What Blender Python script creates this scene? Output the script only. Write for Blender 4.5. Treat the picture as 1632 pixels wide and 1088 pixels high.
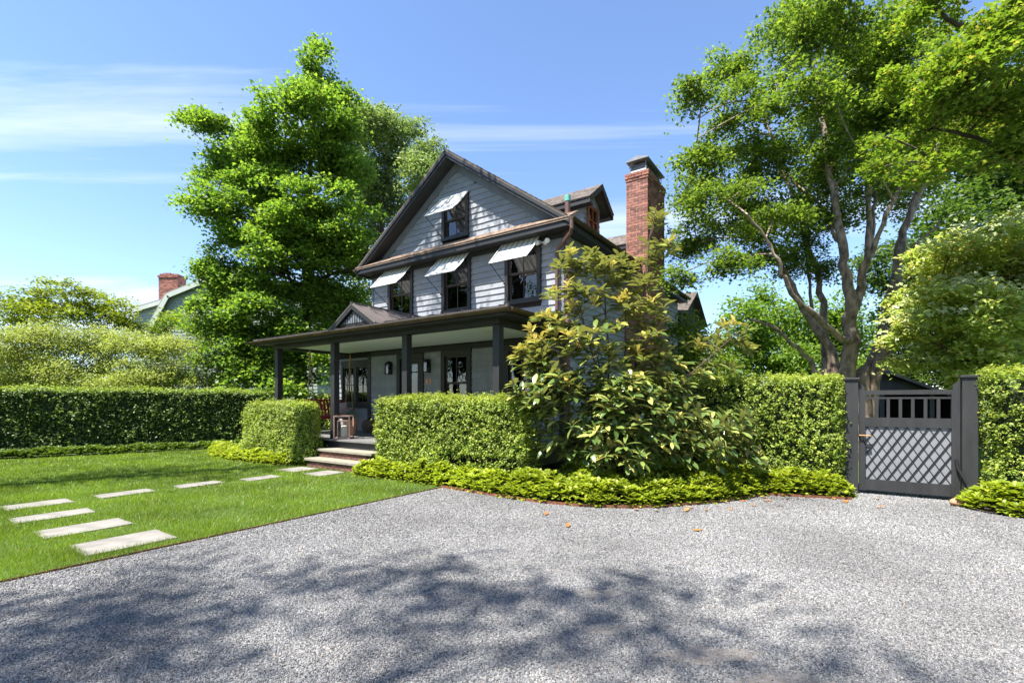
import bpy, math, random
import numpy as np
from mathutils import Vector, Matrix

random.seed(7)
rng = np.random.default_rng(11)
S = bpy.context.scene
C = S.collection
for _o in list(bpy.data.objects):
    bpy.data.objects.remove(_o)

# ------------------------------------------------------------------ camera, sky, sun, exposure
FPX, CX, HV, EYE = 759.0, 816.0, 640.0, 1.5
cd = bpy.data.cameras.new('camera')
cam = bpy.data.objects.new('camera', cd)
C.objects.link(cam)
cam.location = (0, 0, EYE)
cam.rotation_euler = (math.radians(90), 0, 0)
cd.sensor_width = 36.0
cd.lens = 36.0 * FPX / 1632.0
cd.shift_y = (HV - 544.0) / 1632.0
cd.clip_start = 0.05
cd.clip_end = 3000
S.camera = cam

SUN_DIR = Vector((-0.794, -0.608, 0.0)).normalized()
SUN_EL = math.radians(63)
w = bpy.data.worlds.new('World')
S.world = w
w.use_nodes = True
wn, wl = w.node_tree.nodes, w.node_tree.links
wn.clear()
wo = wn.new('ShaderNodeOutputWorld')
wb = wn.new('ShaderNodeBackground')
sky = wn.new('ShaderNodeTexSky')
sky.sky_type = 'NISHITA'
sky.sun_disc = False
sky.sun_elevation = SUN_EL
sky.sun_rotation = math.atan2(SUN_DIR.x, SUN_DIR.y)
sky.air_density = 1.0
sky.dust_density = 0.2
sky.ozone_density = 3.0
wb.inputs['Strength'].default_value = 0.088
# thin cirrus: noise on a flat layer high above the ground (direction / height)
tc = wn.new('ShaderNodeTexCoord')
sep = wn.new('ShaderNodeSeparateXYZ')
wl.new(tc.outputs['Generated'], sep.inputs[0])
def wmath(op, a, b=None, clamp=False):
    n = wn.new('ShaderNodeMath'); n.operation = op; n.use_clamp = clamp
    for i, x in enumerate((a, b)):
        if x is None: continue
        if isinstance(x, (int, float)): n.inputs[i].default_value = x
        else: wl.new(x, n.inputs[i])
    return n.outputs[0]
hz = wmath('MAXIMUM', wmath('ADD', sep.outputs['Z'], 0.06), 0.03)
px_ = wmath('DIVIDE', sep.outputs['X'], hz)
py_ = wmath('DIVIDE', sep.outputs['Y'], hz)
cmb = wn.new('ShaderNodeCombineXYZ')
wl.new(px_, cmb.inputs[0]); wl.new(py_, cmb.inputs[1])
mp = wn.new('ShaderNodeMapping')
mp.inputs['Scale'].default_value = (0.22, 0.8, 1.0)
mp.inputs['Location'].default_value = (11.7, 5.1, 0.0)
mp.inputs['Rotation'].default_value = (0, 0, 0.12)
wl.new(cmb.outputs[0], mp.inputs[0])
nz = wn.new('ShaderNodeTexNoise')
nz.inputs['Scale'].default_value = 0.9
nz.inputs['Detail'].default_value = 7
nz.inputs['Roughness'].default_value = 0.6
nz.inputs['Distortion'].default_value = 0.5
wl.new(mp.outputs[0], nz.inputs[0])
cr = wn.new('ShaderNodeValToRGB')
cr.color_ramp.elements[0].position = 0.51
cr.color_ramp.elements[1].position = 0.74
wl.new(nz.outputs[0], cr.inputs[0])
cfac = wmath('MULTIPLY', cr.outputs[0], 0.8)
cmix = wn.new('ShaderNodeMix'); cmix.data_type = 'RGBA'
wl.new(cfac, cmix.inputs[0])
tint = wn.new('ShaderNodeMix'); tint.data_type = 'RGBA'; tint.blend_type = 'MULTIPLY'; tint.inputs[0].default_value = 1
wl.new(sky.outputs[0], tint.inputs[6]); tint.inputs[7].default_value = (0.88, 0.905, 0.97, 1)
wl.new(tint.outputs[2], cmix.inputs[6])
cmix.inputs[7].default_value = (4.6, 4.75, 5.0, 1)
wl.new(cmix.outputs[2], wb.inputs['Color'])
wl.new(wb.outputs[0], wo.inputs[0])

sl = bpy.data.lights.new('sun', 'SUN')
sl.energy = 4.0
sl.angle = math.radians(0.55)
sl.color = (1.0, 0.955, 0.88)
sun = bpy.data.objects.new('sun', sl)
C.objects.link(sun)
_sd = Vector((SUN_DIR.x * math.cos(SUN_EL), SUN_DIR.y * math.cos(SUN_EL), math.sin(SUN_EL)))
sun.rotation_euler = _sd.to_track_quat('Z', 'Y').to_euler()
sun.location = (0, 0, 40)

S.view_settings.view_transform = 'Standard'
S.view_settings.look = 'None'
S.view_settings.gamma = 1.0
S.view_settings.use_curve_mapping = False
S.view_settings.exposure = 1.85
S.render.engine = 'CYCLES'
S.cycles.max_bounces = 10
S.cycles.diffuse_bounces = 6
S.cycles.transmission_bounces = 10
S.cycles.transparent_max_bounces = 12
S.cycles.use_denoising = True

# ------------------------------------------------------------------ site frame (parallel to the house front)
DL = np.array([-0.8247, 0.5656]); DR = np.array([0.5656, 0.8247])
ORG = 5.11 * DL + 9.5 * DR
TH = math.atan2(-0.5656, 0.8247)
def site(x, y, z=0.0):
    p = ORG - x * DL + y * DR
    return Vector((p[0], p[1], z))
def site_np(P):
    P = np.asarray(P, float)
    q = P.copy()
    xy = ORG[None] - P[:, :1] * DL[None] + P[:, 1:2] * DR[None]
    q[:, :2] = xy
    return q
def W(u, v, Y):
    return np.array([(u - CX) / FPX * Y, Y, EYE + (HV - v) / FPX * Y])

# ------------------------------------------------------------------ object helpers
def tag(o, label=None, cat=None, group=None, kind=None):
    if label: o['label'] = label
    if cat: o['category'] = cat
    if group: o['group'] = group
    if kind: o['kind'] = kind
    return o
def thing(name, label, cat, loc=(0, 0, 0), rz=0.0, group=None):
    o = bpy.data.objects.new(name, None)
    o.empty_display_size = 0.2
    C.objects.link(o)
    o.location = loc
    o.rotation_euler = (0, 0, rz)
    return tag(o, label, cat, group)
def link(name, me, parent=None):
    o = bpy.data.objects.new(name, me)
    C.objects.link(o)
    if parent is not None: o.parent = parent
    return o

class MB:
    def __init__(s): s.v = []; s.f = []
    def add(s, vs, fs):
        b = len(s.v); s.v.extend([tuple(p) for p in vs]); s.f.extend([tuple(b + i for i in f) for f in fs])
    def box(s, x0, x1, y0, y1, z0, z1):
        s.add([(x0,y0,z0),(x1,y0,z0),(x1,y1,z0),(x0,y1,z0),(x0,y0,z1),(x1,y0,z1),(x1,y1,z1),(x0,y1,z1)],
              [(0,3,2,1),(4,5,6,7),(0,1,5,4),(1,2,6,5),(2,3,7,6),(3,0,4,7)])
    def prism(s, poly, d):
        """poly: list of 3-D points, extruded by vector d"""
        n = len(poly); d = Vector(d)
        a = [Vector(p) for p in poly]; b = [p + d for p in a]
        fs = [tuple(range(n - 1, -1, -1)), tuple(range(n, 2 * n))]
        fs += [(i, (i + 1) % n, n + (i + 1) % n, n + i) for i in range(n)]
        s.add(a + b, fs)
    def bar(s, p, q, wdt, hgt=None, up=(0, 0, 1)):
        """rectangular bar from p to q"""
        hgt = wdt if hgt is None else hgt
        p, q = Vector(p), Vector(q); d = (q - p).normalized(); up = Vector(up)
        if abs(d.dot(up)) > 0.98: up = Vector((0, 1, 0))
        a = d.cross(up).normalized() * wdt / 2; b = a.cross(d).normalized() * hgt / 2
        s.prism([p - a - b, p + a - b, p + a + b, p - a + b], q - p)
    def tube(s, pts, rad, n=6, cap=True):
        pts = [Vector(p) for p in pts]
        m = len(pts)
        if isinstance(rad, (int, float)): rad = [rad] * m
        ref = None; rings = []
        for i in range(m):
            d = (pts[min(i + 1, m - 1)] - pts[max(i - 1, 0)])
            if d.length < 1e-9: d = Vector((0, 0, 1))
            d.normalize()
            if ref is None:
                ref = Vector((1, 0, 0)) if abs(d.x) < 0.8 else Vector((0, 1, 0))
            a = (ref - d * ref.dot(d)).normalized(); ref = a
            b = d.cross(a)
            rings.append([pts[i] + (a * math.cos(2 * math.pi * k / n) + b * math.sin(2 * math.pi * k / n)) * rad[i] for k in range(n)])
        base = len(s.v)
        for r in rings: s.v.extend([tuple(p) for p in r])
        for i in range(m - 1):
            for k in range(n):
                k2 = (k + 1) % n
                s.f.append((base + i * n + k, base + i * n + k2, base + (i + 1) * n + k2, base + (i + 1) * n + k))
        if cap:
            s.f.append(tuple(base + k for k in range(n - 1, -1, -1)))
            s.f.append(tuple(base + (m - 1) * n + k for k in range(n)))
    def lathe(s, prof, c=(0, 0, 0), n=16):
        base = len(s.v); m = len(prof)
        for r, z in prof:
            for k in range(n):
                t = 2 * math.pi * k / n
                s.v.append((c[0] + r * math.cos(t), c[1] + r * math.sin(t), c[2] + z))
        for i in range(m - 1):
            for k in range(n):
                k2 = (k + 1) % n
                s.f.append((base + i * n + k, base + i * n + k2, base + (i + 1) * n + k2, base + (i + 1) * n + k))
        s.f.append(tuple(base + k for k in range(n - 1, -1, -1)))
        s.f.append(tuple(base + (m - 1) * n + k for k in range(n)))
    def mesh(s, name, m, smooth=False):
        me = bpy.data.meshes.new(name)
        me.from_pydata(s.v, [], s.f)
        me.materials.append(m)
        if smooth:
            me.polygons.foreach_set('use_smooth', [True] * len(me.polygons))
        me.update()
        return me
    def build(s, name, m, parent=None, smooth=False, bevel=0.0, kind=None):
        o = link(name, s.mesh(name, m, smooth), parent)
        if bevel:
            b = o.modifiers.new('bevel', 'BEVEL'); b.width = bevel; b.segments = 2; b.limit_method = 'ANGLE'
        if kind: o['kind'] = kind
        return o

def np_mesh(name, V, Fc, mats, mat_idx=None, smooth=False):
    """V (n,3), Fc (m,k) all faces with k corners"""
    V = np.ascontiguousarray(V, dtype=np.float32); Fc = np.ascontiguousarray(Fc, dtype=np.int32)
    me = bpy.data.meshes.new(name)
    n, (m, k) = len(V), Fc.shape
    me.vertices.add(n); me.vertices.foreach_set('co', V.ravel())
    me.loops.add(m * k); me.loops.foreach_set('vertex_index', Fc.ravel())
    me.polygons.add(m)
    me.polygons.foreach_set('loop_start', np.arange(0, m * k, k, dtype=np.int32))
    for mt in (mats if isinstance(mats, (list, tuple)) else [mats]): me.materials.append(mt)
    if mat_idx is not None: me.polygons.foreach_set('material_index', np.asarray(mat_idx, dtype=np.int32))
    if smooth: me.polygons.foreach_set('use_smooth', np.ones(m, dtype=bool))
    me.update(calc_edges=True)
    return me

# ------------------------------------------------------------------ materials
def newmat(name):
    m = bpy.data.materials.new(name); m.use_nodes = True
    nt = m.node_tree; nt.nodes.clear()
    return m, nt.nodes, nt.links
def surf(name, col, rough=0.6, var=0.12, scale=6.0, bump=0.0, bscale=40.0, metal=0.0, rand=0.0, col2=None, stretch=(1, 1, 1), spec=0.4):
    """painted or raw surface: noise-broken colour, optional per-piece variation and fine relief"""
    m, N, L = newmat(name)
    out = N.new('ShaderNodeOutputMaterial'); p = N.new('ShaderNodeBsdfPrincipled')
    L.new(p.outputs[0], out.inputs[0])
    p.inputs['Roughness'].default_value = rough
    p.inputs['Metallic'].default_value = metal
    p.inputs['Specular IOR Level'].default_value = spec
    t = N.new('ShaderNodeTexCoord'); mp = N.new('ShaderNodeMapping'); mp.inputs['Scale'].default_value = stretch
    L.new(t.outputs['Object'], mp.inputs[0])
    n1 = N.new('ShaderNodeTexNoise'); n1.inputs['Scale'].default_value = scale; n1.inputs['Detail'].default_value = 6
    L.new(mp.outputs[0], n1.inputs[0])
    mx = N.new('ShaderNodeMix'); mx.data_type = 'RGBA'
    c = np.array(col); c2 = np.array(col2) if col2 is not None else c * (1 + var)
    mx.inputs[6].default_value = (*(c * (1 - var)), 1); mx.inputs[7].default_value = (*c2, 1)
    rp = N.new('ShaderNodeMapRange'); rp.inputs[1].default_value = 0.3; rp.inputs[2].default_value = 0.7
    L.new(n1.outputs[0], rp.inputs[0]); L.new(rp.outputs[0], mx.inputs[0])
    src = mx.outputs[2]
    if rand:
        g = N.new('ShaderNodeNewGeometry'); oi = N.new('ShaderNodeObjectInfo')
        a = N.new('ShaderNodeMath'); a.operation = 'ADD'
        L.new(g.outputs['Random Per Island'], a.inputs[0]); L.new(oi.outputs['Random'], a.inputs[1])
        fr = N.new('ShaderNodeMath'); fr.operation = 'FRACT'; L.new(a.outputs[0], fr.inputs[0])
        mr = N.new('ShaderNodeMapRange'); mr.inputs[3].default_value = 1 - rand; mr.inputs[4].default_value = 1 + rand
        L.new(fr.outputs[0], mr.inputs[0])
        vm = N.new('ShaderNodeVectorMath'); vm.operation = 'SCALE'
        L.new(src, vm.inputs[0]); L.new(mr.outputs[0], vm.inputs['Scale'])
        src = vm.outputs[0]
    L.new(src, p.inputs['Base Color'])
    if bump:
        n2 = N.new('ShaderNodeTexNoise'); n2.inputs['Scale'].default_value = bscale; n2.inputs['Detail'].default_value = 5
        L.new(mp.outputs[0], n2.inputs[0])
        b = N.new('ShaderNodeBump'); b.inputs['Strength'].default_value = bump; b.inputs['Distance'].default_value = 0.01
        L.new(n2.outputs[0], b.inputs['Height']); L.new(b.outputs[0], p.inputs['Normal'])
    return m
def leafmat(name, cols, trans=0.35, tcol=None, rough=0.45, spec=0.35, pos=None, back=None, patch=(1.2, 0.22)):
    """leaf: colour differs from leaf to leaf, light passes through; `back` = paler or browner underside"""
    m, N, L = newmat(name)
    out = N.new('ShaderNodeOutputMaterial'); p = N.new('ShaderNodeBsdfPrincipled')
    p.inputs['Roughness'].default_value = rough; p.inputs['Specular IOR Level'].default_value = spec
    g = N.new('ShaderNodeNewGeometry'); oi = N.new('ShaderNodeObjectInfo')
    a = N.new('ShaderNodeMath'); a.operation = 'ADD'
    L.new(g.outputs['Random Per Island'], a.inputs[0]); L.new(oi.outputs['Random'], a.inputs[1])
    fr = N.new('ShaderNodeMath'); fr.operation = 'FRACT'; L.new(a.outputs[0], fr.inputs[0])
    r = N.new('ShaderNodeValToRGB')
    el = r.color_ramp.elements
    while len(el) < len(cols): el.new(0.5)
    for i, c in enumerate(cols):
        el[i].position = pos[i] if pos else i / max(1, len(cols) - 1)
        el[i].color = (*c, 1)
    L.new(fr.outputs[0], r.inputs[0])
    tco = N.new('ShaderNodeTexCoord'); pn = N.new('ShaderNodeTexNoise'); pn.inputs['Scale'].default_value = patch[0]; pn.inputs['Detail'].default_value = 4
    L.new(tco.outputs['Object'], pn.inputs[0])
    pm = N.new('ShaderNodeMapRange'); pm.inputs[1].default_value = 0.3; pm.inputs[2].default_value = 0.7; pm.inputs[3].default_value = 1 - patch[1]; pm.inputs[4].default_value = 1 + patch[1]
    L.new(pn.outputs[0], pm.inputs[0])
    pv = N.new('ShaderNodeVectorMath'); pv.operation = 'SCALE'; L.new(r.outputs[0], pv.inputs[0]); L.new(pm.outputs[0], pv.inputs['Scale'])
    src = pv.outputs[0]
    if back:
        mb = N.new('ShaderNodeMix'); mb.data_type = 'RGBA'
        L.new(g.outputs['Backfacing'], mb.inputs[0]); L.new(src, mb.inputs[6]); mb.inputs[7].default_value = (*back, 1)
        src = mb.outputs[2]
    L.new(src, p.inputs['Base Color'])
    tr = N.new('ShaderNodeBsdfTranslucent')
    if tcol:
        mt = N.new('ShaderNodeMix'); mt.data_type = 'RGBA'; mt.blend_type = 'MULTIPLY'; mt.inputs[0].default_value = 1
        L.new(src, mt.inputs[6]); mt.inputs[7].default_value = (*tcol, 1)
        L.new(mt.outputs[2], tr.inputs[0])
    else:
        L.new(src, tr.inputs[0])
    ms = N.new('ShaderNodeMixShader'); ms.inputs[0].default_value = trans
    L.new(p.outputs[0], ms.inputs[1]); L.new(tr.outputs[0], ms.inputs[2])
    L.new(ms.outputs[0], out.inputs[0])
    return m
def glassmat(name, ior=2.0, tint=(0.75, 0.8, 0.8)):
    m, N, L = newmat(name)
    out = N.new('ShaderNodeOutputMaterial')
    fr = N.new('ShaderNodeFresnel'); fr.inputs[0].default_value = ior
    tr = N.new('ShaderNodeBsdfTransparent'); tr.inputs[0].default_value = (*tint, 1)
    gl = N.new('ShaderNodeBsdfGlossy'); gl.inputs['Roughness'].default_value = 0.01
    t = N.new('ShaderNodeTexCoord'); n2 = N.new('ShaderNodeTexNoise'); n2.inputs['Scale'].default_value = 2.5
    L.new(t.outputs['Object'], n2.inputs[0])
    b = N.new('ShaderNodeBump'); b.inputs['Strength'].default_value = 0.06; b.inputs['Distance'].default_value = 0.05
    L.new(n2.outputs[0], b.inputs['Height']); L.new(b.outputs[0], gl.inputs['Normal'])
    ms = N.new('ShaderNodeMixShader')
    L.new(fr.outputs[0], ms.inputs[0]); L.new(tr.outputs[0], ms.inputs[1]); L.new(gl.outputs[0], ms.inputs[2])
    L.new(ms.outputs[0], out.inputs[0])
    return m

M = {}
M['shingle'] = surf('grey blue painted shingle', (0.245, 0.258, 0.285), 0.6, 0.10, 3.0, 0.25, 60, rand=0.10, stretch=(3, 3, 0.6))
M['trim'] = surf('charcoal painted trim', (0.024, 0.024, 0.025), 0.5, 0.15, 4, 0.1, 50)
M['frieze'] = surf('grey blue painted board', (0.15, 0.158, 0.178), 0.55, 0.1, 4, 0.1, 50)
M['sash'] = surf('dark brown sash paint', (0.045, 0.032, 0.028), 0.45, 0.15, 8)
M['sash_reflect'] = surf('red brown reflection on sash', (0.22, 0.07, 0.035), 0.45, 0.15, 8)
M['gutter'] = surf('aged copper gutter', (0.085, 0.058, 0.040), 0.38, 0.25, 5, metal=0.55)
M['pipe'] = surf('brown copper pipe', (0.15, 0.085, 0.070), 0.5, 0.2, 5, metal=0.35)
M['patina'] = surf('green copper patina', (0.10, 0.36, 0.30), 0.7, 0.2, 12)
M['roofmetal'] = surf('brown standing seam metal', (0.16, 0.135, 0.122), 0.45, 0.12, 2, metal=0.35)
M['roofshingle'] = surf('weathered cedar roof shingle', (0.105, 0.085, 0.072), 0.85, 0.3, 8, 0.4, 60, rand=0.3)
M['pentshingle'] = surf('sunbleached cedar shingle', (0.25, 0.175, 0.13), 0.85, 0.25, 12, 0.4, 60, rand=0.25)
M['ceiling'] = surf('pale blue green porch ceiling', (0.74, 0.84, 0.78), 0.5, 0.03, 2)
M['deck'] = surf('grey painted deck board', (0.17, 0.166, 0.158), 0.5, 0.12, 4, rand=0.06)
M['blue_stone'] = surf('pale bluestone slab', (0.20, 0.187, 0.165), 0.8, 0.25, 5, 0.25, 80, rand=0.05)
M['tread'] = surf('cream stone tread', (0.24, 0.222, 0.17), 0.75, 0.14, 6, 0.2, 60)
M['brick'] = surf('red chimney brick', (0.255, 0.105, 0.075), 0.88, 0.35, 14, 0.5, 70, rand=0.42)
M['step_brick'] = surf('brown step brick', (0.13, 0.062, 0.045), 0.9, 0.35, 14, 0.5, 70, rand=0.35)
M['mortar'] = surf('lime mortar', (0.46, 0.42, 0.37), 0.95, 0.15, 20, 0.4, 60)
M['leadcap'] = surf('grey lead sheet', (0.20, 0.20, 0.20), 0.5, 0.2, 4, metal=0.4)
M['glass'] = glassmat('window glass')
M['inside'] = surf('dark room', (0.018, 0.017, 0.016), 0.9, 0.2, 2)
M['curtain'] = surf('dusty pink curtain', (0.30, 0.20, 0.17), 0.9, 0.1, 5)
M['sheer'] = surf('pale green blind', (0.14, 0.15, 0.11), 0.9, 0.1, 4)
M['brass'] = surf('aged brass', (0.22, 0.12, 0.05), 0.45, 0.2, 8, metal=0.9)
M['copperletter'] = surf('copper numeral', (0.72, 0.36, 0.22), 0.4, 0.1, 8, metal=0.3)
M['white'] = surf('white plastic', (0.78, 0.78, 0.76), 0.4, 0.04, 4)
M['black'] = surf('black iron', (0.012, 0.012, 0.013), 0.5, 0.2, 10)
M['redpaint'] = surf('red swing paint', (0.33, 0.018, 0.03), 0.5, 0.12, 6)
M['redcushion'] = surf('red cushion cloth', (0.33, 0.06, 0.055), 0.95, 0.12, 10, 0.2, 120)
M['pinkpillow'] = surf('pink patterned cloth', (0.55, 0.26, 0.27), 0.95, 0.0, 22, 0.2, 90, col2=(0.55, 0.52, 0.56))
M['rope'] = surf('jute rope', (0.33, 0.23, 0.13), 0.95, 0.2, 60, 0.5, 150)
M['lanternwood'] = surf('rose copper lantern frame', (0.50, 0.31, 0.24), 0.5, 0.12, 9)
M['wax'] = surf('cream wax', (0.80, 0.77, 0.64), 0.6, 0.04, 6)
M['terracotta'] = surf('terracotta', (0.42, 0.22, 0.13), 0.9, 0.2, 12, 0.4, 50)
M['wicker'] = surf('brown wicker', (0.15, 0.10, 0.07), 0.8, 0.3, 20)
M['gatepaint'] = surf('charcoal gate paint', (0.027, 0.027, 0.028), 0.55, 0.25, 3, 0.15, 60, stretch=(3, 3, 0.5))
M['gatepanel'] = surf('grey gate panel', (0.195, 0.20, 0.21), 0.6, 0.08, 4, 0.1, 60)
M['rust'] = surf('rusted steel', (0.16, 0.06, 0.03), 0.85, 0.4, 20)
M['bark_grey'] = surf('grey tan bark', (0.19, 0.135, 0.10), 0.95, 0.5, 5, 1.0, 22, stretch=(1.6, 1.6, 0.8), col2=(0.40, 0.305, 0.24))
M['bark_dark'] = surf('dark bark', (0.06, 0.045, 0.035), 0.95, 0.3, 6, 0.8, 20)
M['twig'] = surf('brown stem', (0.08, 0.052, 0.036), 0.9, 0.3, 8, 0.5, 30)
M['soil'] = surf('dark soil', (0.035, 0.026, 0.018), 0.95, 0.4, 8, 0.6, 30)
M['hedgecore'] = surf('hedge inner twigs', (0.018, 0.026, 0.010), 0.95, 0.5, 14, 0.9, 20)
M['siding'] = surf('sage painted siding', (0.25, 0.285, 0.25), 0.7, 0.06, 3)
M['nbtrim'] = surf('cream trim', (0.45, 0.48, 0.42), 0.6, 0.05, 3)
M['nbroof'] = surf('grey roof shingle', (0.24, 0.235, 0.235), 0.85, 0.2, 8, rand=0.15)
M['shed'] = surf('dark shed shingle', (0.035, 0.036, 0.038), 0.8, 0.15, 6, rand=0.15)
# ------------------------------------------------------------------ striped awning cloth, gravel and lawn ground
def awningmat():
    m, N, L = newmat('striped awning canvas')
    out = N.new('ShaderNodeOutputMaterial')
    t = N.new('ShaderNodeTexCoord'); sp = N.new('ShaderNodeSeparateXYZ'); L.new(t.outputs['Object'], sp.inputs[0])
    md = N.new('ShaderNodeMath'); md.operation = 'PINGPONG'; md.inputs[1].default_value = 0.075
    L.new(sp.outputs['X'], md.inputs[0])
    gt = N.new('ShaderNodeMath'); gt.operation = 'GREATER_THAN'; gt.inputs[1].default_value = 0.0375
    L.new(md.outputs[0], gt.inputs[0])
    mx = N.new('ShaderNodeMix'); mx.data_type = 'RGBA'
    mx.inputs[6].default_value = (0.80, 0.80, 0.76, 1); mx.inputs[7].default_value = (0.52, 0.52, 0.49, 1)
    L.new(gt.outputs[0], mx.inputs[0])
    d = N.new('ShaderNodeBsdfDiffuse'); tr = N.new('ShaderNodeBsdfTranslucent')
    L.new(mx.outputs[2], d.inputs[0]); L.new(mx.outputs[2], tr.inputs[0])
    ms = N.new('ShaderNodeMixShader'); ms.inputs[0].default_value = 0.3
    L.new(d.outputs[0], ms.inputs[1]); L.new(tr.outputs[0], ms.inputs[2]); L.new(ms.outputs[0], out.inputs[0])
    return m
M['awning'] = awningmat()
def gravelmat(name, per_obj):
    m, N, L = newmat(name)
    out = N.new('ShaderNodeOutputMaterial'); p = N.new('ShaderNodeBsdfPrincipled'); L.new(p.outputs[0], out.inputs[0])
    p.inputs['Roughness'].default_value = 0.75
    r = N.new('ShaderNodeValToRGB'); el = r.color_ramp.elements
    cols = [(0.0, (0.06, 0.059, 0.058)), (0.25, (0.125, 0.124, 0.126)), (0.5, (0.178, 0.176, 0.176)), (0.8, (0.235, 0.23, 0.225)), (0.97, (0.30, 0.29, 0.27)), (1.0, (0.26, 0.19, 0.135))]
    while len(el) < len(cols): el.new(0.5)
    for i, (q, c) in enumerate(cols): el[i].position = q; el[i].color = (*c, 1)
    if per_obj:
        oi = N.new('ShaderNodeObjectInfo'); L.new(oi.outputs['Random'], r.inputs[0])
        n = N.new('ShaderNodeTexNoise'); n.inputs['Scale'].default_value = 0.75; n.inputs['Detail'].default_value = 5
        L.new(oi.outputs['Location'], n.inputs[0])
        mr = N.new('ShaderNodeMapRange'); mr.inputs[1].default_value = 0.35; mr.inputs[2].default_value = 0.68; mr.inputs[3].default_value = 0.78; mr.inputs[4].default_value = 1.24
        L.new(n.outputs[0], mr.inputs[0])
        vm = N.new('ShaderNodeVectorMath'); vm.operation = 'SCALE'; L.new(r.outputs[0], vm.inputs[0]); L.new(mr.outputs[0], vm.inputs['Scale'])
        L.new(vm.outputs[0], p.inputs['Base Color'])
    else:
        t = N.new('ShaderNodeTexCoord'); v = N.new('ShaderNodeTexVoronoi'); v.inputs['Scale'].default_value = 75
        L.new(t.outputs['Object'], v.inputs[0])
        sx = N.new('ShaderNodeSeparateColor'); L.new(v.outputs['Color'], sx.inputs[0])
        L.new(sx.outputs[0], r.inputs[0])
        # thin worn patches where sandy fines show between the stones
        n = N.new('ShaderNodeTexNoise'); n.inputs['Scale'].default_value = 0.9; n.inputs['Detail'].default_value = 4
        L.new(t.outputs['Object'], n.inputs[0])
        mr = N.new('ShaderNodeMapRange'); mr.inputs[1].default_value = 0.60; mr.inputs[2].default_value = 0.72; mr.inputs[4].default_value = 0.6
        L.new(n.outputs[0], mr.inputs[0])
        mx = N.new('ShaderNodeMix'); mx.data_type = 'RGBA'; mx.inputs[7].default_value = (0.225, 0.208, 0.188, 1)
        L.new(mr.outputs[0], mx.inputs[0]); L.new(r.outputs[0], mx.inputs[6])
        L.new(mx.outputs[2], p.inputs['Base Color'])
        b = N.new('ShaderNodeBump'); b.inputs['Strength'].default_value = 0.9; b.inputs['Distance'].default_value = 0.012; b.invert = True
        L.new(v.outputs['Distance'], b.inputs['Height']); L.new(b.outputs[0], p.inputs['Normal'])
    return m
M['gravel'] = gravelmat('blue grey gravel bed', False)
M['stone'] = gravelmat('blue grey gravel stones', True)
M['lawnsoil'] = surf('lawn thatch', (0.045, 0.085, 0.012), 0.95, 0.3, 30, 0.8, 90, col2=(0.075, 0.13, 0.02))
M['field'] = surf('rough grass field', (0.06, 0.10, 0.025), 0.95, 0.3, 0.8, 0.5, 30)

def sheet(name, pts, z, m, kind='structure'):
    me = bpy.data.meshes.new(name)
    me.from_pydata([tuple(site(x, y, z)) for x, y in pts], [], [tuple(range(len(pts)))])
    me.materials.append(m)
    o = link(name, me); o['kind'] = kind
    return o
_g = MB(); _g.add([(-900, -900, -0.04), (900, -900, -0.04), (900, 900, -0.04), (-900, 900, -0.04)], [(0, 1, 2, 3)])
_g.build('ground', M['field'], kind='structure')
sheet('driveway', [(-0.62, -24), (16, -24), (16, 0.9), (5.0, 0.9), (5.0, -0.9), (-0.62, -3.2)], 0.0, M['gravel'])
sheet('lawn', [(-34, -24), (-0.64, -24), (-0.64, -3.28), (-2.6, -3.0), (-2.6, 5), (-34, 5)], 0.012, M['lawnsoil'])

# ------------------------------------------------------------------ the house
house = thing('house', 'two storey grey blue shingled house with gable, striped awnings and front porch', 'house', site(0, 0, 0), TH)
def hpart(name, mb, m, parent=None, **k):
    return mb.build(name, m, parent if parent is not None else house, **k)

RX, RZ, RS = -3.19, 7.96, 0.704           # ridge x, ridge height at the roof top, slope
EX0, EX1 = -6.77, 0.39                     # eave edges
YF, YB = -0.40, 9.4                        # roof front and back edges
def roofz(x): return RZ - abs(x - RX) * RS

WIN2 = [(-5.81, -4.78, 3.84, 5.36), (-3.68, -2.68, 3.84, 5.36), (-1.60, -0.58, 3.84, 5.36)]
GWIN = (-3.68, -2.75, 5.78, 6.90)
WIN1 = [(-3.70, -2.67, 1.22, 2.85), (-1.62, -0.56, 1.22, 2.85)]
DOOR = (-5.43, -4.37, 0.60, 2.85)
PAIR = (-8.12, -6.77, 1.38, 2.68)

# wall backing with openings, strip by strip
def strips(mb, xs, zlo, zhi, holes, y0, y1):
    for a, b in zip(xs[:-1], xs[1:]):
        mid = (a + b) / 2
        hs = sorted([h for h in holes if h[0] <= mid <= h[1]], key=lambda h: h[2])
        z = zlo
        for h in hs:
            mb.prism([(a, y0, z), (b, y0, z), (b, y0, h[2]), (a, y0, h[2])], (0, y1 - y0, 0)); z = h[3]
        if callable(zhi):
            za, zb = max(zhi(a), z), max(zhi(b), z)
        else: za = zb = zhi
        mb.prism([(a, y0, z), (b, y0, z), (b, y0, zb), (a, y0, za)], (0, y1 - y0, 0))
def ins(h): return (h[0] + 0.05, h[1] - 0.05, h[2] + 0.05, h[3] - 0.05)
mb = MB()
low = [ins(h) for h in WIN2 + WIN1 + [DOOR]]
xs = sorted({-6.5, 0.0, *[h[0] for h in low], *[h[1] for h in low]})
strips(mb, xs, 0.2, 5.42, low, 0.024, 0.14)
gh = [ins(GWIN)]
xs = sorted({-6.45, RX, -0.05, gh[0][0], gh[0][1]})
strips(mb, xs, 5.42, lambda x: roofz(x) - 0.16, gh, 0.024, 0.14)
front_wall = hpart('front_wall', mb, M['inside'])

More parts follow.
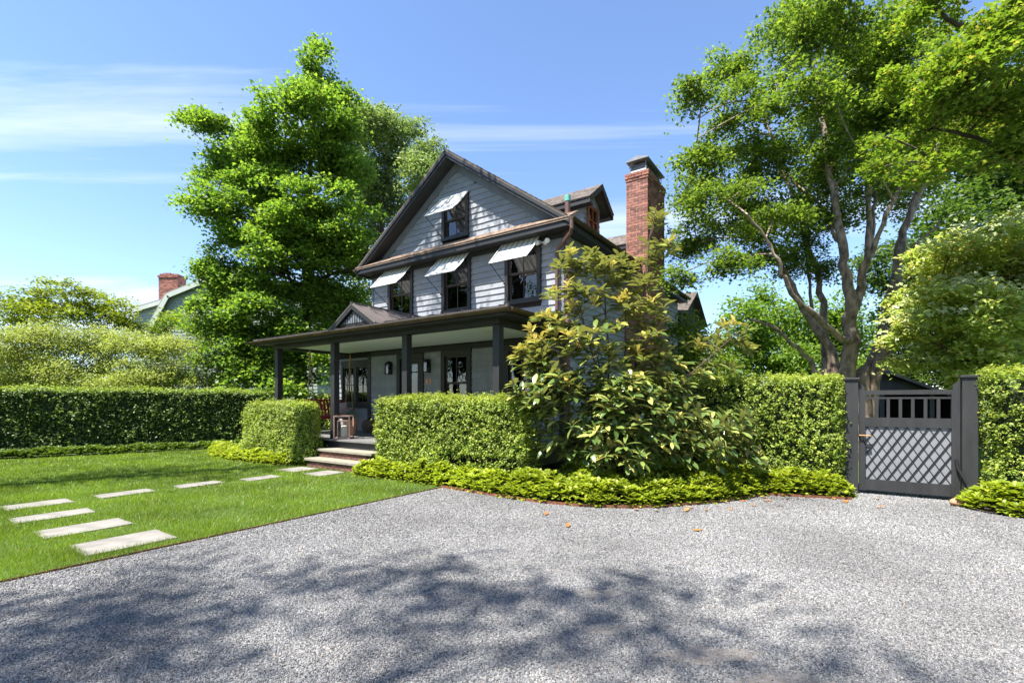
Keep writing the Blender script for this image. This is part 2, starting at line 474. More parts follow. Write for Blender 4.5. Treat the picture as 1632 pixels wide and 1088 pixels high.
# the cedar shingles of the front: the upper two storeys one by one, the porch wall joined
shunit = MB()
def shingle_verts(xb0, xb1, xt0, xt1, z0, z1, y=0.0, tb=0.030, tt=0.004):
    return [(xb0, y - tb + 0.0245, z0), (xb1, y - tb + 0.0245, z0), (xt1, y + 0.0245 - tt, z1), (xt0, y + 0.0245 - tt, z1),
            (xb0, y + 0.024, z0), (xb1, y + 0.024, z0), (xt1, y + 0.024, z1), (xt0, y + 0.024, z1)]
SHF = [(0, 1, 2, 3), (0, 4, 5, 1), (1, 5, 6, 2), (2, 6, 7, 3), (3, 7, 4, 0)]
_unit = MB(); _unit.add([(0, -0.030, 0), (1, -0.030, 0), (1, -0.004, 1), (0, -0.004, 1), (0, 0, 0), (1, 0, 0), (1, 0, 1), (0, 0, 1)], SHF)
unit_me = _unit.mesh('shingle', M['shingle'])
pieces = []
def lay_shingles(x0, x1, z0, z1, holes, slopefn=None, rowh=0.15, wmin=0.16, wmax=0.34, seed=0):
    """yield (xb0,xb1,xt0,xt1,z0,z1) clipped round the holes and under the slope"""
    R = random.Random(seed); out = []
    rows = int(round((z1 - z0) / rowh)); rh = (z1 - z0) / rows
    for r in range(rows):
        za = z0 + r * rh; zb = za + rh + 0.012
        if slopefn:
            lo, hi = slopefn(za); lt, ht = slopefn(zb)
        else: lo, hi, lt, ht = x0, x1, x0, x1
        spans = [(lo, hi)]
        for h in holes:
            if h[3] <= za + 0.02 or h[2] >= zb - 0.02: continue
            ns = []
            for a, b in spans:
                if h[1] <= a or h[0] >= b: ns.append((a, b)); continue
                if h[0] > a: ns.append((a, h[0]))
                if h[1] < b: ns.append((h[1], b))
            spans = ns
        for a, b in spans:
            x = a
            while x < b - 1e-4:
                wd = R.uniform(wmin, wmax)
                if b - (x + wd) < wmin: wd = b - x
                xe = min(x + wd, b)
                t0 = lt if abs(x - lo) < 1e-6 else x
                t1 = ht if abs(xe - hi) < 1e-6 else xe
                if slopefn: t0, t1 = min(max(t0, lt), ht), max(min(t1, ht), lt)
                dz = R.uniform(-0.004, 0.003)
                if t1 - t0 > 0.01 and xe - x > 0.02:
                    out.append((x + 0.0015, xe - 0.0015, t0 + 0.0015, t1 - 0.0015, za + dz, zb))
                x = xe
    return out
up = lay_shingles(-6.5, 0.0, 3.42, 5.22, [(h[0], h[1], h[2], h[3]) for h in WIN2], seed=3, wmin=0.22, wmax=0.42)
gs = lambda z: (max(-6.2, RX - (RZ - 0.30 - z) / RS), min(-0.18, RX + (RZ - 0.30 - z) / RS))
gb = lay_shingles(0, 0, 5.72, 7.52, [GWIN], slopefn=gs, seed=5, wmin=0.22, wmax=0.42)
allsh = sorted(up + gb, key=lambda s: -(s[1] - s[0]))
for k, s in enumerate(allsh):
    if k < 300:
        rect = abs(s[0] - s[2]) < 1e-6 and abs(s[1] - s[3]) < 1e-6
        if rect:
            o = link('shingle', unit_me, front_wall)
            o.location = (s[0], 0.0235, s[4]); o.scale = (s[1] - s[0], 1, s[5] - s[4])
        else:
            q = MB(); q.add(shingle_verts(*s), SHF); q.build('shingle', M['shingle'], front_wall)
    else:
        pieces.append(s)
pw = lay_shingles(-6.62, 0.0, 0.60, 2.86, WIN1 + [DOOR], seed=9)
q = MB()
for s in pieces + pw: q.add(shingle_verts(*s), SHF)
q.build('shingle_courses', M['shingle'], front_wall, kind='stuff')

# other walls of the main body
mb = MB()
mb.box(-0.12, -0.0, 0.145, 9.2, 0.2, 5.5)
mb.box(-6.5, -6.38, 0.145, 9.2, 0.2, 5.5)
xs = [-6.38, RX, -0.12]
strips(mb, xs, 0.2, lambda x: roofz(x) - 0.18, [], 9.05, 9.2)
hpart('rear_wall', mb, M['inside'])
q = MB()
R = random.Random(4)
for r in range(33):                        # side courses
    z = 0.5 + r * 0.15
    y = 0.03
    while y < 9.15:
        e = min(9.2, y + R.uniform(0.25, 0.5))
        q.add([(0.026, y + .002, z), (0.026, e - .002, z), (0.005, e - .002, z + .16), (0.005, y + .002, z + .16), (0.001, y + .002, z), (0.001, e - .002, z), (0.001, e - .002, z + .16), (0.001, y + .002, z + .16)], SHF)
        y = e
hpart('side_shingle', q, M['shingle'], kind='stuff')
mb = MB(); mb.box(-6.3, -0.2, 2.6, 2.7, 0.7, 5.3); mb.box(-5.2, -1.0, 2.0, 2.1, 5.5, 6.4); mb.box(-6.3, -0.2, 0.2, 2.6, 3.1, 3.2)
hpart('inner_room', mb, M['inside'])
# corner boards and friezes
mb = MB()
mb.box(-6.53, -6.47, -0.022, 0.022, 3.3, 5.22)
mb.box(-0.03, 0.03, -0.022, 0.022, 3.3, 5.22)
mb.box(-6.52, 0.02, -0.03, 0.022, 5.225, 5.42)
hpart('corner_board', mb, M['frieze'])
mb = MB()
mb.box(-6.74, -6.60, -0.02, 0.022, 0.6, 2.9); mb.box(-6.6, 0.0, -0.015, 0.022, 2.865, 3.0); mb.box(-0.10, 0.02, -0.022, 0.022, 0.6, 2.86)
hpart('porch_wall_trim', mb, M['trim'])

# ---- main roof
def slope_prism(mb, side, t0, t1, y0, y1, x_in, x_out):
    """slab between offsets t0..t1 above the roof line on one side of the ridge"""
    sgn = 1 if side > 0 else -1
    a, b = RX + sgn * x_in, RX + sgn * x_out
    mb.prism([(a, y0, roofz(a) + t0), (b, y0, roofz(b) + t0), (b, y0, roofz(b) + t1), (a, y0, roofz(a) + t1)], (0, y1 - y0, 0))
mb = MB()
for sd in (-1, 1): slope_prism(mb, sd, -0.05, 0.0, YF - 0.03, YB, 0.0, 3.60)
main_roof = hpart('roof', mb, M['roofshingle'])
R = random.Random(12)
q = MB()                                   # rows of shingle butts on the right slope
for r in range(28):
    xa = RX + 3.62 - r * 0.128; xb = xa - 0.15
    y = YF - 0.04
    while y < YB:
        e = min(YB, y + R.uniform(0.12, 0.26))
        z0 = roofz(xa) + 0.004; z1 = roofz(xb) + 0.004
        t = R.uniform(0.014, 0.024)
        if xb > RX: q.add([(xa, y + .003, z0 + t), (xa, e - .003, z0 + t), (xb, e - .003, z1 + .005), (xb, y + .003, z1 + .005), (xa, y + .003, z0), (xa, e - .003, z0), (xb, e - .003, z1), (xb, y + .003, z1)], SHF)
        y = e
q.build('roof_shingle', M['roofshingle'], main_roof, kind='stuff')
mb = MB()
for sd in (-1, 1):
    slope_prism(mb, sd, -0.20, -0.052, YF, YF + 0.035, 0.0, 3.58)      # rake board
    slope_prism(mb, sd, -0.125, -0.055, YF - 0.028, YF - 0.001, 0.0, 3.60)  # crown strip
    slope_prism(mb, sd, -0.20, -0.17, YF + 0.036, 0.018, 0.0, 3.5)     # soffit
hpart('rake_board', mb, M['trim'])
mb = MB()
for sd in (-1, 1): slope_prism(mb, sd, -0.40, -0.201, -0.03, 0.022, 0.0, 3.2)
hpart('gable_frieze', mb, M['frieze'])
# pent roof across the gable foot
mb = MB()
mb.prism([(EX0, -0.43, 5.46), (EX0, 0.0, 5.72), (EX0, 0.0, 5.67), (EX0, -0.43, 5.41)], (EX1 - EX0, 0, 0))
pent = hpart('pent_roof', mb, M['pentshingle'])
q = MB(); R = random.Random(8)
for r in range(3):
    ya = -0.445 + r * 0.135
    x = EX0
    while x < EX1:
        e = min(EX1, x + R.uniform(0.1, 0.22)); za = 5.46 + (ya + 0.43) * 0.605 + 0.003; zb = za + 0.15 * 0.605
        t = R.uniform(0.014, 0.026)
        q.add([(x + .002, ya, za + t), (e - .002, ya, za + t), (e - .002, ya + .15, zb + .006), (x + .002, ya + .15, zb + .006), (x + .002, ya, za), (e - .002, ya, za), (e - .002, ya + .15, zb), (x + .002, ya + .15, zb)], SHF)
        x = e
q.build('pent_shingle', M['pentshingle'], pent, kind='stuff')
mb = MB()
mb.box(EX0 + 0.03, EX1 - 0.03, -0.40, -0.37, 5.29, 5.41)
mb.box(EX0 + 0.03, EX1 - 0.03, -0.369, -0.0, 5.30, 5.325)
mb.box(-6.5, 0.0, -0.05, -0.013, 5.20, 5.299)
hpart('pent_fascia', mb, M['trim'])
mb = MB()                                  # boxed eaves on both sides
for xa, xb in ((0.03, 0.33), (-6.71, -6.53)):
    mb.box(xa, xb, 0.02, YB - 0.1, 5.28, 5.31)
mb.box(0.33, 0.355, -0.36, YB - 0.1, 5.25, 5.42)
mb.box(-6.735, -6.711, -0.36, YB - 0.1, 5.25, 5.42)
hpart('eave_box', mb, M['trim'])
def gutter(mb, p, q, r=0.065):
    """half-round gutter with a rolled rim from p to q"""
    p, q = Vector(p), Vector(q); d = (q - p).normalized(); s = d.cross(Vector((0, 0, 1)))
    prof = [(math.cos(t), math.sin(t)) for t in np.linspace(math.pi, 2 * math.pi, 9)]
    ring = [s * (r * a) + Vector((0, 0, r * b)) for a, b in prof] + [s * (r * 0.86 * a) + Vector((0, 0, r * 0.86 * b)) for a, b in reversed(prof)]
    mb.prism([p + v for v in ring], q - p)
    L_ = (q - p).length; k = int(L_ / 0.75) + 1
    for i in range(k + 1):
        c = p + d * (L_ * i / k)
        rr = [s * (r * 1.1 * a) + Vector((0, 0, r * 1.1 * b)) for a, b in prof]
        mb.prism([c - d * 0.012 + v for v in rr], d * 0.024)
mb = MB(); gutter(mb, (0.42, -0.44, 5.44), (0.42, 9.3, 5.44)); hpart('eave_gutter', mb, M['gutter'])
mb = MB(); gutter(mb, (-6.80, 9.3, 5.44), (-6.80, -0.44, 5.44)); hpart('eave_gutter', mb, M['gutter'])
mb = MB()
mb.tube([(0.42, -0.42, 5.38), (0.42, -0.41, 5.20), (0.36, -0.36, 5.12), (-0.06, -0.12, 4.93), (-0.12, -0.09, 4.84), (-0.12, -0.085, 3.42)], 0.042, 10)
for z in (4.6, 3.9): mb.tube([(-0.12, -0.085, z), (-0.12, -0.085, z + 0.03)], 0.05, 10)
ds = hpart('downspout', mb, M['pipe'], smooth=False)
mb = MB(); mb.tube([(0.13, -0.05, 0.3), (0.13, -0.05, 6.0)], 0.06, 12)
vp = hpart('vent_pipe', mb, M['pipe'])
mb = MB(); mb.tube([(0.13, -0.05, 5.96), (0.13, -0.05, 6.09)], 0.068, 12); mb.build('pipe_collar', M['patina'], vp)

# ---- windows
def frame_rect(mb, x0, x1, z0, z1, wd, y0, y1, sill=False):
    mb.box(x0, x0 + wd, y0, y1, z0, z1); mb.box(x1 - wd, x1, y0, y1, z0, z1)
    mb.box(x0 + wd, x1 - wd, y0, y1, z1 - wd, z1); mb.box(x0 + wd, x1 - wd, y0, y1, z0, z0 + wd)
def window(h, casing, sashmat, cw=0.10, cols=2, curtain=None, awn=False, y=0.0, head=True, blind=None):
    x0, x1, z0, z1 = h
    mb = MB()
    mb.box(x0, x0 + cw, y - 0.045, y + 0.06, z0 + 0.09, z1); mb.box(x1 - cw, x1, y - 0.045, y + 0.06, z0 + 0.09, z1)
    mb.box(x0 + cw, x1 - cw, y - 0.045, y + 0.06, z1 - cw, z1)
    mb.box(x0 - 0.01, x1 + 0.01, y - 0.06, y + 0.06, z0, z0 + 0.088)
    if head: mb.box(x0 - 0.02, x1 + 0.02, y - 0.05, y + 0.02, z1 + 0.001, z1 + 0.03)
    wnd = hpart('window', mb, casing)
    a, b = x0 + cw, x1 - cw; zl, zh = z0 + 0.09, z1 - cw; zm = (zl + zh) / 2 - 0.02
    for (s0, s1, yy) in ((zm - 0.02, zh, y + 0.012), (zl, zm + 0.02, y + 0.045)):
        m2 = MB(); sw = 0.05
        frame_rect(m2, a, b, s0, s1, sw, yy, yy + 0.03)
        for c in range(1, cols):
            xc = a + (b - a) * c / cols
            m2.box(xc - 0.011, xc + 0.011, yy + 0.003, yy + 0.027, s0 + sw, s1 - sw)
        m2.build('sash', sashmat, wnd)
        for c in range(cols):
            pa = a + sw if c == 0 else a + (b - a) * c / cols + 0.011
            pb = b - sw if c == cols - 1 else a + (b - a) * (c + 1) / cols - 0.011
            p = MB(); p.box(pa, pb, yy + 0.012, yy + 0.016, s0 + sw, s1 - sw)
            p.build('pane', M['glass'], wnd)
    for (ca, cb, mtl) in (curtain or []):
        c = MB(); n = 14
        for i in range(n):
            t0, t1 = i / n, (i + 1) / n
            ya, yb = y + 0.16 + 0.03 * math.sin(i * 2.1), y + 0.16 + 0.03 * math.sin((i + 1) * 2.1)
            xa, xb = ca + (cb - ca) * t0, ca + (cb - ca) * t1
            c.prism([(xa, ya, z0 + 0.1), (xb, yb, z0 + 0.1), (xb, yb, z1 - 0.1), (xa, ya, z1 - 0.1)], (0, 0.006, 0))
        c.build('curtain', M[mtl], wnd)
    return wnd
def awning(h, drop, ytop=-0.075, yout=-0.65):
    x0, x1, z0, z1 = h
    zt, zb = z1 - 0.02, z1 - drop
    n = 8; top = []
    c = MB()
    for i in range(n):
        t0, t1 = i / n, (i + 1) / n
        f = lambda t: (ytop + (yout - ytop) * t, zt + (zb - zt) * t - 0.035 * math.sin(math.pi * t))
        (ya, za), (yb, zb_) = f(t0), f(t1)
        c.add([(x0 - .01, ya, za), (x1 + .01, ya, za), (x1 + .01, yb, zb_), (x0 - .01, yb, zb_)], [(0, 1, 2, 3)])
    aw = hpart('awning', c, M['awning'])
    e = MB()
    for x in (x0 - 0.012, x1 + 0.012): e.bar((x, ytop, zt), (x, yout, zb), 0.012)
    e.bar((x0 - 0.012, yout, zb), (x1 + 0.012, yout, zb), 0.02); e.bar((x0 - .02, ytop, zt + .012), (x1 + .02, ytop, zt + .012), 0.022)
    e.build('awning_frame', M['white'], aw)
    for x in (x0 + 0.005, x1 - 0.005):
        s = MB(); s.tube([(x, yout, zb), (x, -0.045, zb - 0.36)], 0.009, 6); s.tube([(x, -0.07, zb - 0.36), (x, -0.036, zb - 0.36)], 0.022, 8)
        s.build('awning_strut', M['black'], aw)
for h in WIN2:
    window(h, M['trim'], M['sash'], curtain=[(h[0] + 0.1, h[0] + 0.28, 'curtain')], head=False)
    awning(h, 0.63)
window(GWIN, M['trim'], M['sash'], head=False, curtain=[(GWIN[0] + 0.1, GWIN[0] + 0.2, 'curtain')])
awning(GWIN, 0.62)
for h in WIN1:
    window(h, M['trim'], M['sash'], cw=0.13, curtain=[(h[0] + 0.25, h[0] + 0.55, 'sheer')])
# front door
mb = MB(); x0, x1, z0, z1 = DOOR
mb.box(x0, x0 + 0.13, -0.04, 0.06, z0, z1); mb.box(x1 - 0.13, x1, -0.04, 0.06, z0, z1); mb.box(x0 + 0.13, x1 - 0.13, -0.04, 0.06, z1 - 0.13, z1)
mb.box(x0 + 0.13, x1 - 0.13, -0.02, 0.12, z0 + 0.001, z0 + 0.035)
hpart('door_frame', mb, M['trim'])
mb = MB(); a, b = x0 + 0.132, x1 - 0.132
mb.box(a, a + 0.13, 0.02, 0.065, z0 + 0.036, z1 - 0.131); mb.box(b - 0.13, b, 0.02, 0.065, z0 + 0.036, z1 - 0.131)
mb.box(a + 0.13, b - 0.13, 0.02, 0.065, z0 + 0.036, z0 + 0.5); mb.box(a + 0.13, b - 0.13, 0.02, 0.065, z1 - 0.29, z1 - 0.131)
mb.box(a + 0.13, b - 0.13, 0.025, 0.06, z1 - 0.53, z1 - 0.50)
door = hpart('door', mb, M['trim'])
p = MB(); p.box(a + 0.13, b - 0.13, 0.04, 0.046, z0 + 0.5, z1 - 0.29); p.build('pane', M['glass'], door)
p = MB(); p.box(b - 0.075, b - 0.035, 0.005, 0.0195, 1.40, 1.68); p.tube([(b - .055, -0.05, 1.55), (b - .055, 0.01, 1.55)], 0.028, 10); p.build('handle', M['brass'], door)
# wall lanterns either side of the door
for xc in (-5.70, -4.17):
    l = MB(); zc = 2.47
    l.box(xc - 0.05, xc + 0.05, -0.02, 0.0, zc - 0.17, zc + 0.18)
    for sx in (-1, 1):
        for yy in (-0.16, -0.045): l.box(xc + sx * 0.075 - 0.009, xc + sx * 0.075 + 0.009, yy - 0.009, yy + 0.009, zc - 0.15, zc + 0.11)
    l.box(xc - 0.09, xc + 0.09, -0.175, -0.03, zc - 0.17, zc - 0.15)
    l.box(xc - 0.09, xc + 0.09, -0.175, -0.03, zc + 0.11, zc + 0.125)
    l.prism([(xc - 0.10, -0.185, zc + 0.126), (xc + 0.10, -0.185, zc + 0.126), (xc + 0.04, -0.12, zc + 0.20), (xc - 0.04, -0.12, zc + 0.20)], (0, 0.10, 0))
    wl_ = hpart('wall_lantern', l, M['black'])
    g = MB(); g.box(xc - 0.064, xc + 0.064, -0.15, -0.055, zc - 0.149, zc + 0.109); g.build('lantern_glass', M['glass'], wl_)
    g = MB(); g.tube([(xc, -0.10, zc - 0.145), (xc, -0.10, zc - 0.02)], 0.018, 8); g.build('lamp_holder', M['brass'], wl_)
# house number
for ch, xc in (('6', -4.285), ('5', -4.155)):
    fc = bpy.data.curves.new('house_number', 'FONT'); fc.body = ch; fc.size = 0.205; fc.extrude = 0.006; fc.offset = 0.004
    fc.materials.append(M['copperletter'])
    o_ = link('house_number', fc); dg = bpy.context.evaluated_depsgraph_get(); me_ = bpy.data.meshes.new_from_object(o_.evaluated_get(dg)); bpy.data.objects.remove(o_)
    o = link('house_number', me_, house); o.location = (xc, -0.012, 1.995); o.rotation_euler = (math.radians(90), 0, 0)
# twin floodlight
mb = MB(); mb.tube([(-0.46, -0.04, 5.16), (-0.46, 0.0, 5.16)], 0.05, 12); mb.bar((-0.53, -0.07, 5.16), (-0.36, -0.07, 5.16), 0.025)
fl = hpart('floodlight', mb, M['white'])
for xa, sgn in ((-0.55, -1), (-0.34, 1)):
    mb = MB(); mb.tube([(xa, -0.06, 5.18), (xa + sgn * 0.015, -0.12, 5.16), (xa + sgn * 0.03, -0.20, 5.13)], [0.025, 0.05, 0.058], 12)
    h_ = mb.build('lamp_head', M['white'], fl)

# ---- chimney, brick by brick
CXa, CXb, CYa, CYb, CZ = 0.035, 0.67, 3.74, 5.31, 8.06
mb = MB(); mb.box(CXa, CXb - 0.005, CYa + 0.005, CYb - 0.005, 0.0, CZ)
chim = hpart('chimney', mb, M['mortar'])
bu = MB(); bu.box(0, 1, 0, 1, 0, 1); bu_me = bu.mesh('brick', M['brick'])
R = random.Random(21)
bricks = []
ch = 0.0762
n = int(CZ / ch)
for r in range(n):
    z = CZ - (r + 1) * ch
    ext = 0.035 if r in (0, 1) else (0.018 if r == 2 else 0.0)
    off = 0.107 if r % 2 else 0.0
    xa, xb, ya, yb = CXa - ext, CXb + ext, CYa - ext, CYb + ext
    # front row along x
    x = xa
    first = True
    while x < xb - 0.01:
        e = min(xb, x + (0.102 if (first and off) else 0.204)); first = False
        if xb - e < 0.05: e = xb
        j = R.uniform(0, 0.006)
        bricks.append((x + .006, e - .006 if e < xb else e, ya - j, ya + 0.095, z + .007, z + ch - .007, r)); x = e
    # right row along y
    y = ya + 0.10; first = True
    while y < yb - 0.01:
        e = min(yb, y + (0.102 if (first and not off) else 0.204)); first = False
        if yb - e < 0.05: e = yb
        j = R.uniform(0, 0.006)
        bricks.append((xb - 0.095, xb + j, y + .006, e - .006, z + .007, z + ch - .007, r)); y = e
    if ext:
        bricks.append((xa, xa + 0.09, ya + 0.1, yb - 0.1, z + .005, z + ch - .005, r)); bricks.append((xa, xb - 0.1, yb - 0.09, yb, z + .005, z + ch - .005, r))
q = MB()
for k, b_ in enumerate(bricks):
    if k < 300:
        o = link('brick', bu_me, chim); o.location = (b_[0], b_[2], b_[4]); o.scale = (b_[1] - b_[0], b_[3] - b_[2], b_[5] - b_[4])
    elif b_[4] > 1.2: q.box(*b_[:6])
q.build('brickwork', M['brick'], chim, kind='stuff')
mb = MB()
cx, cy = (CXa + CXb) / 2, (CYa + CYb) / 2
mb.prism([(CXa + .06, CYa + .08, CZ), (CXb - .06, CYa + .08, CZ), (CXb - .13, CYa + .16, CZ + .30), (CXa + .13, CYa + .16, CZ + .30)], (0, CYb - CYa - .22, 0))
mb.box(CXa + .03, CXb - .03, CYa + .03, CYb - .03, CZ, CZ + .03)
for a in (CXa + .07, CXb - .09):
    for b in (CYa + .08, CYb - .10): mb.box(a, a + .02, b, b + .02, CZ + .03, CZ + .34)
mb.box(CXa - .01, CXb + .01, CYa - .01, CYb + .01, CZ + .345, CZ + .372)
mb.prism([(CXa + .0, CYa + .0, CZ + .373), (CXb - .0, CYa + .0, CZ + .373), (cx, CYa + .0, CZ + .47)], (0, CYb - CYa, 0))
mb.build('chimney_cap', M['leadcap'], chim)

# ---- dormers on the right slope
def dormer(yc, hw=0.48, xw=-0.24, zap=7.16, zev=6.60, oh=0.28):
    sl_ = (zap - zev) / (hw + 0.27)
    mb = MB()
    zt = lambda y: zap - abs(y - yc) * sl_ - 0.06
    xb_ = -2.2
    mb.prism([(xw - .03, yc - hw, 5.7), (xw - .03, yc - hw, zt(yc - hw)), (xw - .03, yc, zt(yc)), (xw - .03, yc + hw, zt(yc + hw)), (xw - .03, yc + hw, 5.7)], (xb_ - xw, 0, 0))
    d = hpart('dormer', mb, M['shingle'])
    q = MB()
    for r in range(7):                     # side and front courses
        z = 5.82 + r * 0.13
        for sy in (-1, 1):
            y = yc + sy * hw; o_ = sy * 0.022
            q.prism([(xw - .028, y + o_, z), (xw - .028, y + sy * .002, z + .14), (xw - .028, y, z)], (-1.9, 0, 0))
            a, b = (y, yc + sy * 0.33) if sy < 0 else (yc + sy * 0.33, y)
            if z < zt(yc + hw) - 0.1: q.prism([(xw + .0, a, z), (xw - .026, a, z + .14), (xw - .03, a, z)], (0, b - a, 0))
        if z > 6.5: q.prism([(xw, yc - .3, z), (xw - .026, yc - .3, z + .13), (xw - .03, yc - .3, z)], (0, .6, 0))
    q.build('dormer_shingle', M['shingle'], d, kind='stuff')
    mb = MB()
    for sy in (-1, 1):
        e = yc + sy * (hw + 0.27)
        mb.prism([(xw + oh, yc, zap - .04), (xw + oh, e, zev - .04), (xw + oh, e, zev), (xw + oh, yc, zap)], (xb_ - xw - oh - 0.6, 0, 0))
    mb.build('dormer_roof', M['roofshingle'], d)
    q = MB(); R = random.Random(int(yc * 10))
    for sy in (-1, 1):
        for r in range(8):
            t0 = r * 0.125; ya, yb = hw + 0.285 - t0, hw + 0.285 - t0 - 0.15
            if ya < 0.02: continue
            yb = max(0, yb); x = xw + oh + 0.012
            while x > -2.6:
                e = x - R.uniform(0.10, 0.24); th = R.uniform(.012, .026)
                za, zb_ = zap - ya * sl_, zap - yb * sl_
                q.add([(x - .003, yc + sy * ya, za + th), (e + .003, yc + sy * ya, za + th), (e + .003, yc + sy * yb, zb_ + .007), (x - .003, yc + sy * yb, zb_ + .007),
                       (x - .003, yc + sy * ya, za + .001), (e + .003, yc + sy * ya, za + .001), (e + .003, yc + sy * yb, zb_ + .001), (x - .003, yc + sy * yb, zb_ + .001)], SHF)
                x = e
    q.build('dormer_roof_shingle', M['roofshingle'], d, kind='stuff')
    mb = MB()
    for sy in (-1, 1):
        e = yc + sy * (hw + 0.26)
        mb.prism([(xw + oh - .002, yc, zap - .15), (xw + oh - .002, e, zev - .15), (xw + oh - .002, e, zev - .042), (xw + oh - .002, yc, zap - .042)], (-0.03, 0, 0))
        mb.prism([(xw + oh - .033, e - sy * .005, zev - .15), (xw + oh - .033, e - sy * .24, zev - .15), (xw + oh - .033, e - sy * .24, zev - .12), (xw + oh - .033, e - sy * .005, zev - .05)], (-2.0, 0, 0))
    mb.build('dormer_rake', M['trim'], d)
    mb = MB()
    f = lambda a, b, z0, z1: mb.box(xw - .02, xw + .03, a, b, z0, z1)
    f(yc - .33, yc - .24, 5.86, 6.62); f(yc + .24, yc + .33, 5.86, 6.62); f(yc - .24, yc + .24, 6.54, 6.62); f(yc - .24, yc + .24, 5.86, 5.92)
    f(yc - .24, yc + .24, 6.22, 6.25); f(yc - .012, yc + .012, 5.92, 6.54)
    mb.build('dormer_window', M['sash_reflect'], d)  # red brown window reflection put into the frame colour
    mb = MB(); mb.box(xw - .022, xw - .012, yc - .24, yc + .24, 5.92, 6.54); mb.build('dormer_pane', M['glass'], d)
dormer(2.05); dormer(6.0)
# ---- low rear wing with its own little gable
mb = MB()
mb.prism([(-.0, 9.7, 0.1), (-.0, 9.7, 5.0), (-.0, 11.3, 6.0), (-.0, 12.9, 5.0), (-.0, 12.9, 0.1)], (-5, 0, 0))
rw = hpart('rear_wing', mb, M['shed'])
mb = MB()
for sy in (-1, 1):
    mb.prism([(.25, 11.3, 6.0), (.25, 11.3 + sy * 1.85, 4.84), (.25, 11.3 + sy * 1.85, 4.92), (.25, 11.3, 6.1)], (-5.3, 0, 0))
mb.build('wing_roof', M['roofshingle'], rw)
q = MB(); R = random.Random(77)
for r in range(14):
    ya, yb = 1.87 - r * .135, 1.87 - r * .135 - .16
    x = .265
    yb = max(yb, 0)
    while x > -4:
        e = x - R.uniform(.12, .28); th = R.uniform(.014, .03); za, zb_ = 6.1 - ya * .635, 6.1 - yb * .635
        q.add([(x - .003, 11.3 - ya, za + th), (e + .003, 11.3 - ya, za + th), (e + .003, 11.3 - yb, zb_ + .006), (x - .003, 11.3 - yb, zb_ + .006), (x - .003, 11.3 - ya, za), (e + .003, 11.3 - ya, za), (e + .003, 11.3 - yb, zb_), (x - .003, 11.3 - yb, zb_)], SHF)
        x = e
q.build('wing_roof_shingle', M['roofshingle'], rw, kind='stuff')

# ---- porch
PX0, PX1, PYF = -8.27, 0.34, -2.67
mb = MB(); mb.box(-8.16, 0.12, -2.44, -0.02, 0.2, 0.555)
porch = hpart('porch_base', mb, M['trim'])
R = random.Random(5)
x = -8.2; k = 0
while x < 0.16:
    b_ = MB(); b_.box(x + 0.002, x + 0.136, -2.50, -0.02, 0.56, 0.60 + R.uniform(-.0015, .0015)); b_.build('deck_board', M['deck'], porch); x += 0.14
COLX = [-7.77, -5.22, -2.665, -0.20]
for xc in COLX:
    mb = MB(); mb.box(xc - .078, xc + .078, -2.30, -2.144, 0.601, 2.958)
    c_ = hpart('column', mb, M['trim'], bevel=0.008)
    m2 = MB(); m2.box(xc - .085, xc + .085, -2.307, -2.137, 0.602, 0.70); m2.build('column_base', M['trim'], c_, bevel=0.006)
mb = MB()
mb.box(-7.87, -0.10, -2.32, -2.12, 2.96, 3.10)
mb.box(-7.87, -7.67, -2.119, 2.0, 2.96, 3.10)
mb.box(-0.30, -0.10, -2.119, -0.03, 2.96, 3.10)
hpart('beam', mb, M['trim'])
mb = MB(); mb.box(-7.67, -0.301, -2.119, -0.02, 3.03, 3.05); hpart('porch_ceiling', mb, M['ceiling'])
m2 = MB()
for xc in (-1.3, -3.9, -6.4): m2.lathe([(0.075, 3.022), (0.075, 3.029)], (xc, -1.1, 0), 16)
hpart('ceiling_light', m2, M['white'])
mb = MB()                                  # soffit and fascia under the gutter
mb.box(PX0 + .06, PX1 - .06, PYF + .06, -2.321, 3.06, 3.09); mb.box(PX0 + .06, -7.871, -2.321, 2.0, 3.06, 3.09); mb.box(-0.099, PX1 - .06, -2.321, 0.02, 3.06, 3.09)
mb.box(PX0 + .05, PX1 - .05, PYF + .035, PYF + .059, 3.04, 3.15)
mb.box(PX0 + .036, PX0 + .059, PYF + .06, 2.0, 3.04, 3.15); mb.box(PX1 - .059, PX1 - .036, PYF + .06, .05, 3.04, 3.15)
hpart('porch_soffit', mb, M['trim'])
SL = 0.195; ZE = 3.16
def prz(x, y): return ZE + SL * min(y - PYF, x - PX0 if x < -4 else 9, PX1 - x if x > -4 else 9)
mb = MB(); t = 0.03
A = [(PX0, PYF, ZE), (PX1, PYF, ZE), (PX1 - 2.67, 0.0, ZE + SL * 2.67), (PX0 + 2.67, 0.0, ZE + SL * 2.67)]
mb.prism(A, (0, 0, t))
mb.prism([(PX1, PYF, ZE), (PX1, 0.0, ZE), (PX1 - 2.67, 0.0, ZE + SL * 2.67)], (0, 0, t))
mb.prism([(PX0, PYF, ZE), (PX0 + 2.67, 0.0, ZE + SL * 2.67), (PX0 + 1.75, 0.0, ZE + SL * 1.75), (PX0 + 1.75, 2.2, ZE + SL * 1.75), (PX0, 2.2, ZE)], (0, 0, t))
prf = hpart('porch_roof', mb, M['roofmetal'])
x = PX0 + 0.25
while x < PX1 - 0.1:
    yt = min(0.0, PYF + (x - PX0), PYF + (PX1 - x))
    s = MB(); s.bar((x, PYF - .01, ZE + t + .014), (x, yt, ZE + t + .014 + SL * (yt - PYF)), 0.016, 0.03); s.build('roof_seam', M['roofmetal'], prf)
    x += 0.43
